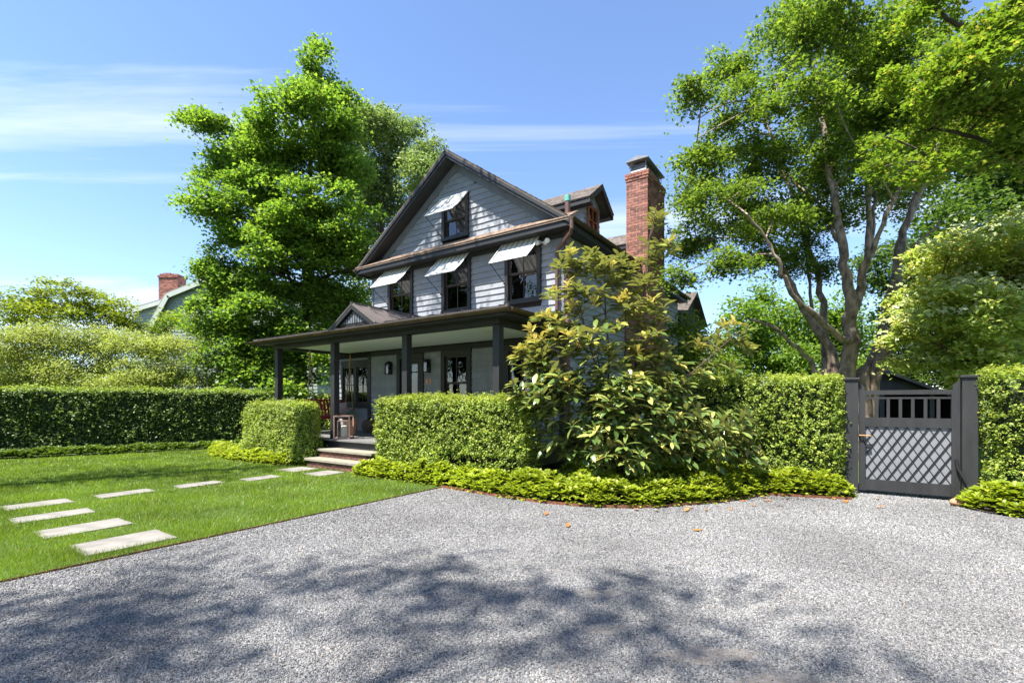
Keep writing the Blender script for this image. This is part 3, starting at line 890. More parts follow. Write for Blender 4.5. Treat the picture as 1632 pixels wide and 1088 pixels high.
s = MB(); s.bar((PX1, PYF, ZE + t + .012), (PX1 - 2.67, 0, ZE + t + .012 + SL * 2.67), 0.03); s.bar((PX0, PYF, ZE + t + .012), (PX0 + 2.67, 0, ZE + t + .012 + SL * 2.67), 0.03)
s.build('roof_hip', M['roofmetal'], prf)
for p, q_ in (((PX0 - .06, PYF - .03, 3.15), (PX1 + .06, PYF - .03, 3.15)), ((PX1 + .045, PYF, 3.15), (PX1 + .045, 0.1, 3.15)), ((PX0 - .045, 2.1, 3.15), (PX0 - .045, PYF, 3.15))):
    mb = MB(); gutter(mb, p, q_, 0.07); hpart('porch_gutter', mb, M['gutter'])
# little gable over the steps
gx, gz, ghw, gbz = -4.03, 3.74, 0.80, 3.24
mb = MB()
mb.prism([(gx - ghw + .06, -2.56, gbz - .02), (gx + ghw - .06, -2.56, gbz - .02), (gx, -2.56, gz - .05)], (0, 0.1, 0))
pg = hpart('porch_gable', mb, M['trim'])
mb = MB()
for i in range(-5, 6):
    xx = gx + i * 0.085; zt = gz - .12 - abs(xx - gx) * .63
    if zt > gbz + .10: mb.box(xx - .030, xx + .030, -2.575, -2.561, gbz + .06, zt - 0.06)
mb.build('gable_batten', M['frieze'], pg)
mb = MB(); sl_ = (gz - gbz) / ghw
for sx in (-1, 1):
    mb.prism([(gx, -2.64, gz), (gx + sx * ghw, -2.64, gbz), (gx + sx * ghw, -2.64, gbz - .03), (gx, -2.64, gz - .03)], (0, 2.66, 0))
mb.build('gable_roof', M['roofmetal'], pg)
mb = MB()
for sx in (-1, 1): mb.prism([(gx, -2.635, gz - .032), (gx + sx * ghw, -2.635, gbz - .032), (gx + sx * ghw, -2.635, gbz - .13), (gx, -2.635, gz - .13)], (0, .03, 0))
mb.build('gable_rake', M['trim'], pg)
for k in range(7):
    yy = -2.6 + k * 0.42
    s = MB()
    for sx in (-1, 1): s.bar((gx, yy, gz + .012), (gx + sx * (ghw - .005), yy, gbz + .012), 0.016, 0.028)
    s.build('gable_seam', M['roofmetal'], pg)
s = MB(); s.bar((gx, -2.65, gz + .012), (gx, 0, gz + .012), 0.04, 0.03); s.build('gable_ridge', M['roofmetal'], pg)

# ---- side wing at the left end of the porch, with its pair of casements
mb = MB()
P_ = ins(PAIR)
strips(mb, [-8.35, P_[0], P_[1], -6.75], 0.2, 3.1, [P_], 0.125, 0.24)
mb.box(-8.35, -8.23, 0.245, 3.2, 0.2, 3.1); mb.box(-8.3, -6.5, 1.6, 1.7, 0.3, 3.0)
sw = hpart('side_wing', mb, M['inside'])
q = MB()
for s in lay_shingles(-8.35, -6.76, 0.60, 2.86, [PAIR], seed=19): q.add(shingle_verts(*s, y=0.10), SHF)
q.build('wing_shingle', M['shingle'], sw, kind='stuff')
x0, x1, z0, z1 = PAIR
for a, b in ((x0, (x0 + x1) / 2), ((x0 + x1) / 2 + .001, x1)):
    mb = MB(); frame_rect(mb, a, b, z0, z1, 0.07, 0.06, 0.15)
    wnd = hpart('casement', mb, M['trim'])
    m2 = MB(); frame_rect(m2, a + .07, b - .07, z0 + .07, z1 - .07, .045, .09, .13)
    ia, ib, ja, jb = a + .115, b - .115, z0 + .115, z1 - .115
    m2.box((ia + ib) / 2 - .01, (ia + ib) / 2 + .01, .095, .125, ja, jb)
    for r in range(1, 4): m2.box(ia, ib, .097, .123, ja + (jb - ja) * r / 4 - .01, ja + (jb - ja) * r / 4 + .01)
    m2.build('sash', M['sash'], wnd)
    for cc in range(2):
        for r in range(4):
            p = MB(); w_ = (ib - ia) / 2; hh = (jb - ja) / 4
            p.box(ia + cc * w_ + .01, ia + (cc + 1) * w_ - .01, .108, .112, ja + r * hh + .01, ja + (r + 1) * hh - .01); p.build('pane', M['glass'], wnd)
    c = MB(); c.box(a + .1, b - .1, .20, .21, z0 + .1, z1 - .1); c.build('blind', M['sheer'], wnd)
mb = MB(); mb.box(x0 - .03, x1 + .03, .03, .15, z0 - .06, z0 - .001); mb.box(x0 - .03, x1 + .0, .06, .12, z1 + .001, z1 + .12); hpart('casement_sill', mb, M['trim'])

# ------------------------------------------------------------------ steps
steps = thing('porch_steps', 'cream stone steps with brick riser leading up to the porch', 'steps', site(-4.03, -2.8, 0), TH)
for (ya, yb, zt) in ((-.38, .02, .215), (-.07, .32, .405)):
    mb = MB(); mb.box(-.99, .98, ya, yb, zt - .055, zt); mb.build('tread', M['tread'], steps, bevel=.006)
mb = MB(); mb.box(-.93, .92, -.33, .3, 0, .158); mb.box(-.93, .92, -.02, .3, .216, .348); mb.build('riser', M['soil'], steps)
bb = MB(); bb.box(0, .19, -.012, .05, 0, .058); bb_me = bb.mesh('brick', M['step_brick'])
for yf, z0, nr in ((-.33, .005, 2), (-.02, .22, 2)):
    for r in range(nr):
        x = -.93 + (.1 if r % 2 else 0)
        while x < .74:
            o = link('brick', bb_me, steps); o.location = (x, yf, z0 + r * .066 + (0.0 if z0 > .1 else .01)); x += .2

# ------------------------------------------------------------------ stepping stones
ST = [(-1.12, -7.66, .58, .76, 0.0, 'pale bluestone slab in the lawn closest to the gravel drive'),
      (-2.20, -7.72, .50, .78, .02, 'second bluestone slab from the gravel in the row across the lawn'),
      (-3.32, -7.76, .42, .76, -.01, 'third bluestone slab from the gravel in the row across the lawn'),
      (-4.42, -7.70, .46, .70, .01, 'bluestone slab at the corner where the slab path turns to the house'),
      (-4.40, -6.68, .40, .72, .03, 'bluestone slab first after the turn of the path towards the porch'),
      (-4.36, -5.62, .40, .70, .02, 'bluestone slab halfway between the path turn and the porch steps'),
      (-4.15, -4.62, .40, .64, .04, 'bluestone slab third from the porch steps, alone in the lawn'),
      (-4.66, -3.55, .62, .60, .05, 'bluestone slab before the steps on the side of the rounded hedge'),
      (-3.69, -3.56, .56, .62, .03, 'bluestone slab before the steps on the side of the gravel drive')]
for x, y, sx, sy, rz, lab in ST:
    mb = MB(); R = random.Random(int(x * 100))
    n_ = 6; top = []
    for i in range(4):
        a, b = [(-1, -1), (1, -1), (1, 1), (-1, 1)][i], [(1, -1), (1, 1), (-1, 1), (-1, -1)][i]
        for k in range(n_):
            t = k / n_
            top.append(((a[0] + (b[0] - a[0]) * t) * sx / 2 + R.uniform(-.006, .006), (a[1] + (b[1] - a[1]) * t) * sy / 2 + R.uniform(-.006, .006), .0))
    mb.prism(top, (0, 0, .05))
    o = mb.build('stepping_stone', M['blue_stone'], bevel=.006)
    o.location = site(x, y, -0.022); o.rotation_euler = (0, 0, TH + rz)
    tag(o, lab, 'stepping stone', 'stone slabs set in the lawn')

# ------------------------------------------------------------------ things on the porch
sw_ = thing('porch_swing', 'red wooden porch swing with red cushion hanging on jute ropes', 'porch swing', site(-7.38, -0.85, 0.6), TH)
mb = MB()
for k in range(5): mb.box(-.24 + k * .1, -.15 + k * .1, -.62, .62, .40, .425)
mb.box(-.24, .26, -.62, -.57, .35, .40); mb.box(-.24, .26, .57, .62, .35, .40)
mb.build('seat', M['redpaint'], sw_)
for k in range(11):
    y = -.56 + k * .112
    s = MB(); s.prism([(-.22, y - .03, .44), (-.22, y + .03, .44), (-.33, y + .03, .92), (-.33, y - .03, .92)], (-.02, 0, 0)); s.build('slat', M['redpaint'], sw_)
mb = MB(); mb.bar((-.34, -.62, .95), (-.34, .62, .95), .07, .05); mb.bar((-.23, -.62, .45), (-.23, .62, .45), .05); mb.build('back_rail', M['redpaint'], sw_)
for sy in (-1, 1):
    mb = MB(); mb.box(-.30, .28, sy * .60 - .045, sy * .60 + .045, .66, .69); mb.box(.20, .26, sy * .60 - .03, sy * .60 + .03, .40, .66); mb.bar((-.33, sy * .6, .97), (-.22, sy * .6, .42), .06)
    mb.build('armrest', M['redpaint'], sw_)
mb = MB(); mb.box(-.2, .25, -.56, .56, .43, .52); mb.build('cushion', M['redcushion'], sw_, bevel=.035)
for sy in (-1, 1):
    r_ = MB(); top = (-.0, sy * .68, 2.38)
    for k in range(4): r_.tube([top, (0, sy * .68 + .02 * math.sin(k * 2), 2.40 - .06)], .012, 6)
    r_.tube([top, (.02, sy * .69, 2.18), (-.01, sy * .67, 2.05), (.0, sy * .68, 1.95)], [.02, .032, .03, .018], 7)
    r_.tube([(0, sy * .68, 1.97), (-.12, sy * .655, 1.2), (-.23, sy * .63, .41)], .014, 6)
    r_.tube([(0, sy * .68, 1.97), (.12, sy * .655, 1.2), (.23, sy * .63, .41)], .014, 6)
    r_.build('rope', M['rope'], sw_)
def pillow(name, lab, loc, rz, m, sx=.4, sz=.38):
    n_ = 9; V = []; Fq = []
    for s_ in (-1, 1):
        for i in range(n_):
            for j in range(n_):
                u, v = i / (n_ - 1) * 2 - 1, j / (n_ - 1) * 2 - 1
                th = .085 * max(0, (1 - u ** 4)) ** .5 * max(0, (1 - v ** 4)) ** .5
                V.append((u * sx / 2 * (1 - .08 * (1 - abs(v))), s_ * th, v * sz / 2 * (1 - .08 * (1 - abs(u)))))
        b = 0 if s_ < 0 else n_ * n_
        for i in range(n_ - 1):
            for j in range(n_ - 1): Fq.append((b + i * n_ + j, b + (i + 1) * n_ + j, b + (i + 1) * n_ + j + 1, b + i * n_ + j + 1))
    me = np_mesh(name, np.array(V), np.array(Fq), m, smooth=True)
    o = link(name, me); o.location = loc; o.rotation_euler = (math.radians(-14), 0, rz)
    return tag(o, lab, 'pillow')
pillow('pillow', 'pink patterned throw pillow leaning on the red porch swing', site(-7.44, -.42, 1.30), TH + math.radians(80), M['pinkpillow'])

lan = thing('candle_lantern', 'large copper coloured open frame lantern beside the porch column', 'lantern', site(-4.90, -2.2, .602), TH + math.radians(38))
def cage(mb, hw, z0, z1, t):
    for sx in (-1, 1):
        for sy in (-1, 1): mb.box(sx * hw - t / 2, sx * hw + t / 2, sy * hw - t / 2, sy * hw + t / 2, z0, z1)
    for zz in (z0, z1 - t):
        for s_ in (-1, 1):
            mb.box(-hw + t / 2, hw - t / 2, s_ * hw - t / 2, s_ * hw + t / 2, zz, zz + t); mb.box(s_ * hw - t / 2, s_ * hw + t / 2, -hw + t / 2, hw - t / 2, zz, zz + t)
mb = MB(); cage(mb, .18, 0, .56, .026); mb.build('outer_frame', M['lanternwood'], lan)
mb = MB(); cage(mb, .115, .027, .44, .018); mb.box(-.18, .18, -.18, .18, .003, .024); mb.build('inner_frame', M['lanternwood'], lan)
mb = MB()
for s_ in (-1, 1): mb.box(-.106, .106, s_ * .115 - .002, s_ * .115 + .002, .045, .42); mb.box(s_ * .115 - .002, s_ * .115 + .002, -.106, .106, .045, .42)
M['clearglass'] = glassmat('lantern glass', 1.45, (0.95, 0.95, 0.95))
mb.build('glass_side', M['clearglass'], lan)
cn = MB(); cn.lathe([(.066, 0), (.068, .01), (.068, .275), (.058, .285), (.01, .278)], n=24); cn.tube([(0, 0, .27), (.004, 0, .30)], .003, 5)
o = cn.build('pillar_candle', M['wax']); o.location = site(-4.90, -2.2, .63); tag(o, 'thick cream pillar candle inside the copper frame lantern', 'candle')

pp = thing('potted_plant', 'grey green bushy plant in a terracotta pot behind the copper lantern', 'potted plant', site(-5.64, -1.45, .602), TH)
mb = MB(); mb.lathe([(.13, 0), (.145, .02), (.19, .36), (.205, .37), (.205, .42), (.185, .42), (.18, .38)], n=20); mb.build('pot', M['terracotta'], pp)
bk = thing('wicker_basket', 'round dark wicker basket on the deck against the porch wall', 'basket', site(-6.12, -.35, .602), TH)
mb = MB(); 
for k in range(9):
    z = .03 + k * .04; r = .20 + .09 * math.sin(math.pi * k / 8.5)
    mb.tube([(r * math.cos(t), r * math.sin(t), z + .006 * math.sin(t * 12)) for t in np.linspace(0, 2 * math.pi, 25)], .02, 6)
mb.build('basket_body', M['wicker'], bk)
mb = MB(); mb.tube([(-.22, 0, .34), (-.15, 0, .47), (0, 0, .52), (.15, 0, .47), (.22, 0, .34)], .014, 6); mb.build('basket_handle', M['wicker'], bk)

# ------------------------------------------------------------------ gate and posts
for x0, x1, lab in ((5.20, 5.375, 'charcoal gate post with flat cap on the latch side by the long hedge'), (6.625, 6.80, 'taller charcoal gate post with flat cap on the hinge side by the end hedge')):
    xm = (x0 + x1) / 2; hw = (x1 - x0) / 2
    g = thing('gate_post', lab, 'gate post', site(xm, .17, 0), TH, 'posts of the driveway gate')
    mb = MB(); mb.box(-hw, hw, -.05, .14, 0, 1.855); mb.build('post', M['gatepaint'], g, bevel=.005)
    mb = MB(); mb.box(-hw - .022, hw + .022, -.075, .165, 1.857, 1.895); mb.build('cap', M['gatepaint'], g, bevel=.005)
gate = thing('garden_gate', 'charcoal wooden gate with grey lattice panel and row of short balusters', 'gate', site(5.385, .17, 0), TH)
GW = 1.225
def stile(xa, xb, sgn):
    mb = MB()
    e = xb if sgn > 0 else xa; f = xa if sgn > 0 else xb
    pr = [(e, 0, .06), (f, 0, .06), (f, 0, 1.66), (f + sgn * .015, 0, 1.69), (f + sgn * .012, 0, 1.74), (f + sgn * .05, 0, 1.785), (e, 0, 1.82)]
    mb.prism(pr, (0, .07, 0)); mb.build('stile', M['gatepaint'], gate)
stile(0, .085, -1); stile(GW - .095, GW, 1)
for z0, z1, ys in ((1.615, 1.685, 0), (1.545, 1.575, .015), (1.10, 1.245, 0), (.07, .245, 0)):
    mb = MB(); mb.box(.086, GW - .096, .004 + ys, .066, z0, z1); mb.build('rail', M['gatepaint'], gate)
for k in range(6):
    x = .086 + (GW - .182) * (k + .95) / 6.9
    mb = MB(); mb.box(x - .02, x + .02, .02, .06, 1.2455, 1.5445); mb.build('baluster', M['gatepaint'], gate)
mb = MB(); mb.box(.0865, GW - .0965, .03, .045, .2455, 1.0995); mb.build('panel', M['gatepanel'], gate)
PX_, PW = .088, GW - .186; PZ, PH = .248, .85
def clip(x0, dx):   # line x = x0 + dx * t, z = t
    ts = [0.0, PH]
    a, b = (0 - x0) / dx, (PW - x0) / dx
    lo, hi = max(0, min(a, b)), min(PH, max(a, b))
    return (lo, hi) if hi - lo > .03 else None
for sgn, wd, yy in ((1, .019, .019), (-1, .009, .0255)):
    k = -12
    while k < 24:
        x0 = k * .127 + .02
        c_ = clip(x0, sgn * .60)
        if c_:
            mb = MB(); mb.bar((PX_ + x0 + sgn * .60 * c_[0], yy, PZ + c_[0]), (PX_ + x0 + sgn * .60 * c_[1], yy, PZ + c_[1]), wd, .007 if sgn > 0 else .008, up=(0, 1, 0))
            mb.build('lattice_slat', M['black'], gate)
        k += 1
mb = MB(); mb.box(-.05, .02, -.012, -.002, .93, .965); mb.tube([(.0, -.05, .955), (.16, -.045, .95)], .009, 6); mb.tube([(.01, -.05, .955), (.01, 0, .955)], .014, 8)
mb.build('latch', M['brass'], gate)
mb = MB(); mb.tube([(.05, -.03, .93), (.10, -.03, .80)], .01, 6); mb.box(.09, .16, -.02, .0, .735, .775); mb.build('latch_hook', M['black'], gate)
mb = MB(); mb.tube([(GW - .05, -.03, .64), (GW - .03, -.05, .50), (GW + .06, -.12, .28)], [.02, .022, .012], 8); mb.build('gate_closer', M['black'], gate)
# ------------------------------------------------------------------ neighbour's house and the shed
def nb_xz(u, v, Y): return ((u - CX) / FPX * Y, EYE + (HV - v) / FPX * Y)
nb = thing('neighbour_house', 'sage green gambrel roofed house behind the long hedge', 'house', (-18.5, 30, 0), 0)
def NP(x, z, y=0.0): return (x + 18.5, y, z)
Gm = [(-22.95, 0), (-22.95, 5.6), (-21.55, 8.15), (-17.6, 9.75), (-13.65, 8.15), (-12.25, 5.6), (-12.25, 0)]
mb = MB(); mb.prism([NP(x, z) for x, z in Gm], (0, 9, 0)); mb.build('wall', M['siding'], nb)
q = MB()
def gx_at(z): return -22.95 + (z - 5.6) / 2.55 * 1.4 if z < 8.15 else -21.55 + (z - 8.15) / 1.6 * 3.95
z = 0.3
while z < 9.6:
    xa = gx_at(max(z, 5.6)); xb = -35.2 - xa
    q.prism([NP(xa, z, -.035), NP(xb, z, -.035), NP(xb, z + .2, -.006), NP(xa, z + .2, -.006)], (0, .03, 0)); z += .2
q.build('clapboard', M['siding'], nb, kind='stuff')
mb = MB()
for a, b in zip(Gm[1:-2], Gm[2:-1]):
    n_ = Vector((-(b[1] - a[1]), 0, b[0] - a[0])).normalized()
    if n_.z < 0: n_ = -n_
    p_, q_ = Vector(NP(*a, -.3)), Vector(NP(*b, -.3))
    mb.prism([p_, q_, q_ + n_ * .14, p_ + n_ * .14], (0, 9.4, 0))
mb.build('roof', M['nbroof'], nb)
mb = MB()
for a, b in zip(Gm[1:-2], Gm[2:-1]):
    n_ = Vector((-(b[1] - a[1]), 0, b[0] - a[0])).normalized()
    if n_.z < 0: n_ = -n_
    p_, q_ = Vector(NP(*a, -.32)), Vector(NP(*b, -.32))
    mb.prism([p_ - n_ * .2, q_ - n_ * .2, q_ + n_ * .06, p_ + n_ * .06], (0, .05, 0))
mb.build('rake_trim', M['nbtrim'], nb)
mb = MB(); mb.prism([NP(-24.6, 5.4, 1.0), NP(-24.6, 7.35, 1.0), NP(-19.8, 8.75, 1.0), NP(-19.8, 5.4, 1.0)], (0, 6.5, 0)); sd = mb.build('shed_dormer', M['siding'], nb)
q = MB(); z = 5.5
while z < 7.6:
    q.prism([NP(-24.6, z, .965), NP(-21.6, z, .965), NP(-21.6, z + .2, .994), NP(-24.6, z + .2, .994)], (0, .03, 0)); z += .2
q.build('clapboard', M['siding'], sd, kind='stuff')
mb = MB(); mb.prism([NP(-25.0, 7.33, .75), NP(-18.6, 9.20, .75), NP(-18.6, 9.32, .75), NP(-25.0, 7.46, .75)], (0, 7, 0)); mb.build('dormer_roof', M['nbroof'], sd)
mb = MB(); mb.prism([NP(-25.0, 7.12, .73), NP(-19.0, 8.87, .73), NP(-19.0, 9.12, .73), NP(-25.0, 7.36, .73)], (0, .05, 0)); mb.build('dormer_trim', M['nbtrim'], sd)
mb = MB(); mb.box(-4.0, -2.72, 1.6, 2.4, 7.6, 9.62); nch = mb.build('chimney', M['mortar'], nb); nch.location = (-.95, 0, .25)
q = MB(); R = random.Random(31)
for r in range(27):
    z = 7.62 + r * .0745; ext = .05 if r > 24 else 0
    x = -4.0 - ext + (-.1 if r % 2 else 0)
    while x < -2.72 + ext:
        a, b = max(x, -4.0 - ext), min(x + .205, -2.72 + ext)
        if b - a > .03: q.box(a + .005, b - .005, 1.59 - ext - R.uniform(0, .006), 1.66, z, z + .065)
        x += .205
    for s_ in (0, 1):
        y = 1.6
        while y < 2.35:
            xx = -4.0 - ext if s_ == 0 else -2.72 + ext
            q.box(xx - .008, xx + .008, y + .005, min(2.4, y + .2), z, z + .065); y += .205
for k in range(5): q.box(-3.95 + k * .24, -3.74 + k * .24, 1.62, 2.3, 9.62, 9.80 if k in (1, 2) else 9.74)
q.build('brickwork', M['brick'], nch, kind='stuff')

shed = thing('garden_shed', 'dark gabled garden shed with open front beyond the gate', 'shed', (13.6, 17.5, 0), -.12)
mb = MB(); hw, ze, za = 1.75, 1.84, 2.52
mb.prism([(-hw, 0, ze), (hw, 0, ze), (0, 0, za)], (0, .12, 0)); mb.box(-hw, -hw + .15, 0, 3, 0, ze); mb.box(hw - .15, hw, 0, 3, 0, ze); mb.box(-hw, hw, 2.9, 3, 0, ze); mb.box(-.08, .08, 0, .14, 0, ze)
mb.box(hw + .01, 3.4, 2.9, 3, 0, ze); mb.box(3.3, 3.4, .1, 2.89, 0, ze)
mb.build('wall', M['shed'], shed)
mb = MB(); mb.box(hw + .32, 3.6, -.3, 3.2, ze - .1, ze + .02); mb.build('lean_to_roof', M['trim'], shed)
q = MB()
for r in range(9):
    z = ze + r * .10; w_ = (za - z) / (za - ze) * hw
    if w_ > .2: q.prism([(-w_, -.028, z), (w_, -.028, z), (w_ - .2, -.006, z + .10), (-w_ + .2, -.006, z + .10)], (0, .02, 0))
q.build('shingle', M['shed'], shed, kind='stuff')
mb = MB()
for sx in (-1, 1): mb.prism([(0, -.3, za + .02), (sx * (hw + .3), -.3, ze - .14), (sx * (hw + .3), -.3, ze - .04), (0, -.3, za + .13)], (0, 3.5, 0))
mb.build('roof', M['trim'], shed)
mb = MB(); mb.box(-.55, -.1, -.04, -.03, 1.95, 2.3); mb.build('vent', M['black'], shed)

# ------------------------------------------------------------------ foliage builders
def unit(a): return a / np.maximum(np.linalg.norm(a, axis=1, keepdims=True), 1e-9)
def leaf_quads(P, size, up=0.6, out=None, outw=0.0, wid=0.55, fold=0.12, droop=0.0, r=rng):
    """rhombic two-triangle leaves at P (n,3); returns V (4n,3), F (2n,3)"""
    n = len(P)
    size = np.broadcast_to(np.asarray(size, float), (n,)) * r.uniform(0.65, 1.25, n)
    nn = r.normal(size=(n, 3)); nn[:, 2] = np.abs(nn[:, 2]) * (1 if up > 0 else r.choice([-1, 1], n))
    nn = unit(nn) + np.array([0, 0, up])
    if out is not None: nn = nn + out * outw
    nn = unit(nn)
    t = r.normal(size=(n, 3)); t[:, 2] -= droop
    t = unit(t - nn * (t * nn).sum(1, keepdims=True)); s = np.cross(nn, t)
    L = size[:, None]
    V = np.empty((n, 4, 3))
    V[:, 0] = P - t * L * .5
    V[:, 1] = P + s * L * wid * .5 - t * L * .08 + nn * L * fold
    V[:, 2] = P + t * L * .5
    V[:, 3] = P - s * L * wid * .5 - t * L * .08 + nn * L * fold
    b = np.arange(n)[:, None] * 4
    Fc = np.concatenate([b + np.array([[0, 2, 1]]), b + np.array([[0, 3, 2]])], axis=1).reshape(-1, 3)
    return V.reshape(-1, 3), Fc
def leaf_stars(P, size, up=0.6, r=rng, droop=0.3):
    """lobed (maple-like) leaves: five points, five triangles' worth of outline in three pieces"""
    n = len(P)
    size = np.broadcast_to(np.asarray(size, float), (n,)) * r.uniform(0.6, 1.25, n)
    nn = r.normal(size=(n, 3)); nn[:, 2] = np.abs(nn[:, 2]); nn = unit(unit(nn) + np.array([0, 0, up]))
    t = r.normal(size=(n, 3)); t[:, 2] -= droop
    t = unit(t - nn * (t * nn).sum(1, keepdims=True)); s = np.cross(nn, t)
    L = size[:, None]
    pts = [(-.38, 0, 0), (-.12, .50, .05), (.05, .20, .02), (.52, 0, -.06), (.05, -.20, .02), (-.12, -.50, .05)]
    V = np.stack([P + t * L * a + s * L * b + nn * L * c for a, b, c in pts], 1)
    b = np.arange(n)[:, None] * 6
    Fc = np.concatenate([b + np.array([[0, 2, 1]]), b + np.array([[0, 4, 2]]), b + np.array([[0, 5, 4]]), b + np.array([[2, 4, 3]])], axis=1).reshape(-1, 3)
    return V.reshape(-1, 3), Fc
def ball(n, r=rng, p=2.2):
    d = unit(r.normal(size=(n, 3))); return d * (r.uniform(0, 1, n) ** (1 / p))[:, None]

LEAF = {}
LEAF['maple'] = leafmat('maple leaf', [(0.05, 0.106, 0.021), (0.095, 0.174, 0.028), (0.145, 0.234, 0.035), (0.214, 0.296, 0.046)], .48, (1.9, 1.9, .9))
LEAF['greyleaf'] = leafmat('grey green leaf', [(0.095, 0.15, 0.047), (0.18, 0.244, 0.084), (0.275, 0.318, 0.121)], .35, (1.6, 1.7, 1.0))
LEAF['bigtree'] = leafmat('tree leaf', [(0.044, 0.084, 0.02), (0.079, 0.136, 0.024), (0.128, 0.19, 0.029), (0.19, 0.25, 0.04)], .48, (1.9, 1.9, .9))
LEAF['darktree'] = leafmat('dark tree leaf', [(0.039, 0.077, 0.018), (0.07, 0.12, 0.024), (0.115, 0.169, 0.03)], .48, (1.7, 1.8, .9))
LEAF['bright'] = leafmat('fresh green leaf', [(0.069, 0.131, 0.014), (0.117, 0.19, 0.021), (0.192, 0.25, 0.035), (0.275, 0.213, 0.059)], .45, (1.9, 1.9, .9), pos=[0, .4, .9, 1])
LEAF['dogwood'] = leafmat('dogwood leaf', [(0.181, 0.256, 0.051), (0.306, 0.377, 0.078), (0.444, 0.465, 0.126), (0.6, 0.377, 0.138)], .42, (1.8, 1.8, .9), pos=[0, .5, .93, 1])
LEAF['bract'] = leafmat('cream dogwood bract', [(.32, .38, .14), (.50, .54, .30)], .3)
LEAF['acer'] = leafmat('yellow green leaf', [(0.087, 0.134, 0.012), (0.165, 0.211, 0.017), (0.233, 0.278, 0.029)], .45, (1.7, 1.7, .8))
LEAF['tamarisk'] = leafmat('feathery olive leaf', [(0.176, 0.22, 0.043), (0.284, 0.339, 0.078), (0.392, 0.44, 0.108)], .42, (1.4, 1.4, .9))
LEAF['privet'] = leafmat('privet leaf', [(0.071, 0.124, 0.022), (0.141, 0.215, 0.033), (0.259, 0.339, 0.048), (0.4, 0.451, 0.076)], .30, (1.8, 1.8, .8), rough=.5, spec=.25)
LEAF['privet_new_lit'] = leafmat('privet new growth and lit top', [(0.159, 0.221, 0.03), (0.253, 0.312, 0.044), (0.347, 0.377, 0.079)], .40, (1.6, 1.6, .8))  # new growth, with the sunlit hedge top put into its colour
LEAF['yew'] = leafmat('dark hedge leaf', [(0.043, 0.084, 0.013), (0.088, 0.15, 0.021), (0.167, 0.234, 0.029)], .25, (1.6, 1.7, .9), rough=.45)
LEAF['pachy'] = leafmat('ground cover leaf', [(0.15, 0.216, 0.018), (0.264, 0.33, 0.028), (0.387, 0.431, 0.045)], .38, (1.5, 1.5, .8), rough=.4)
LEAF['magnolia'] = leafmat('glossy magnolia leaf', [(0.056, 0.102, 0.02), (0.112, 0.168, 0.031), (0.237, 0.276, 0.055), (0.413, 0.396, 0.083), (0.562, 0.396, 0.083)], .25, (1.6, 1.6, .7), rough=.33, spec=.5, pos=[0, .35, .65, .88, 1], back=(.20, .21, .085))
LEAF['magnolia_low'] = leafmat('dark glossy magnolia leaf', [(0.054, 0.104, 0.026), (0.108, 0.169, 0.039), (0.203, 0.26, 0.058), (0.405, 0.416, 0.111), (0.567, 0.442, 0.104)], .22, (1.6, 1.6, .7), rough=.30, spec=.6, pos=[0, .4, .76, .93, 1], back=(.19, .20, .085))
LEAF['magnolia_new'] = leafmat('bronze magnolia leaf', [(.28, .31, .06), (.42, .42, .085), (.50, .40, .10), (.38, .21, .065)], .30, (1.5, 1.5, .7), rough=.4, spec=.4, back=(.38, .33, .12))
LEAF['silver'] = leafmat('silver green leaf', [(.16, .21, .17), (.26, .31, .25)], .25)
LEAF['grass'] = leafmat('lawn grass', [(0.076, 0.135, 0.01), (0.129, 0.2, 0.014), (0.198, 0.27, 0.02), (0.365, 0.313, 0.07)], .40, (1.6, 1.7, .8), rough=.4, pos=[0, .45, .93, 1], patch=(.9, .32))
LEAF['litter'] = leafmat('dry leaf', [(.40, .19, .06), (.34, .12, .04), (.45, .28, .12)], .15)

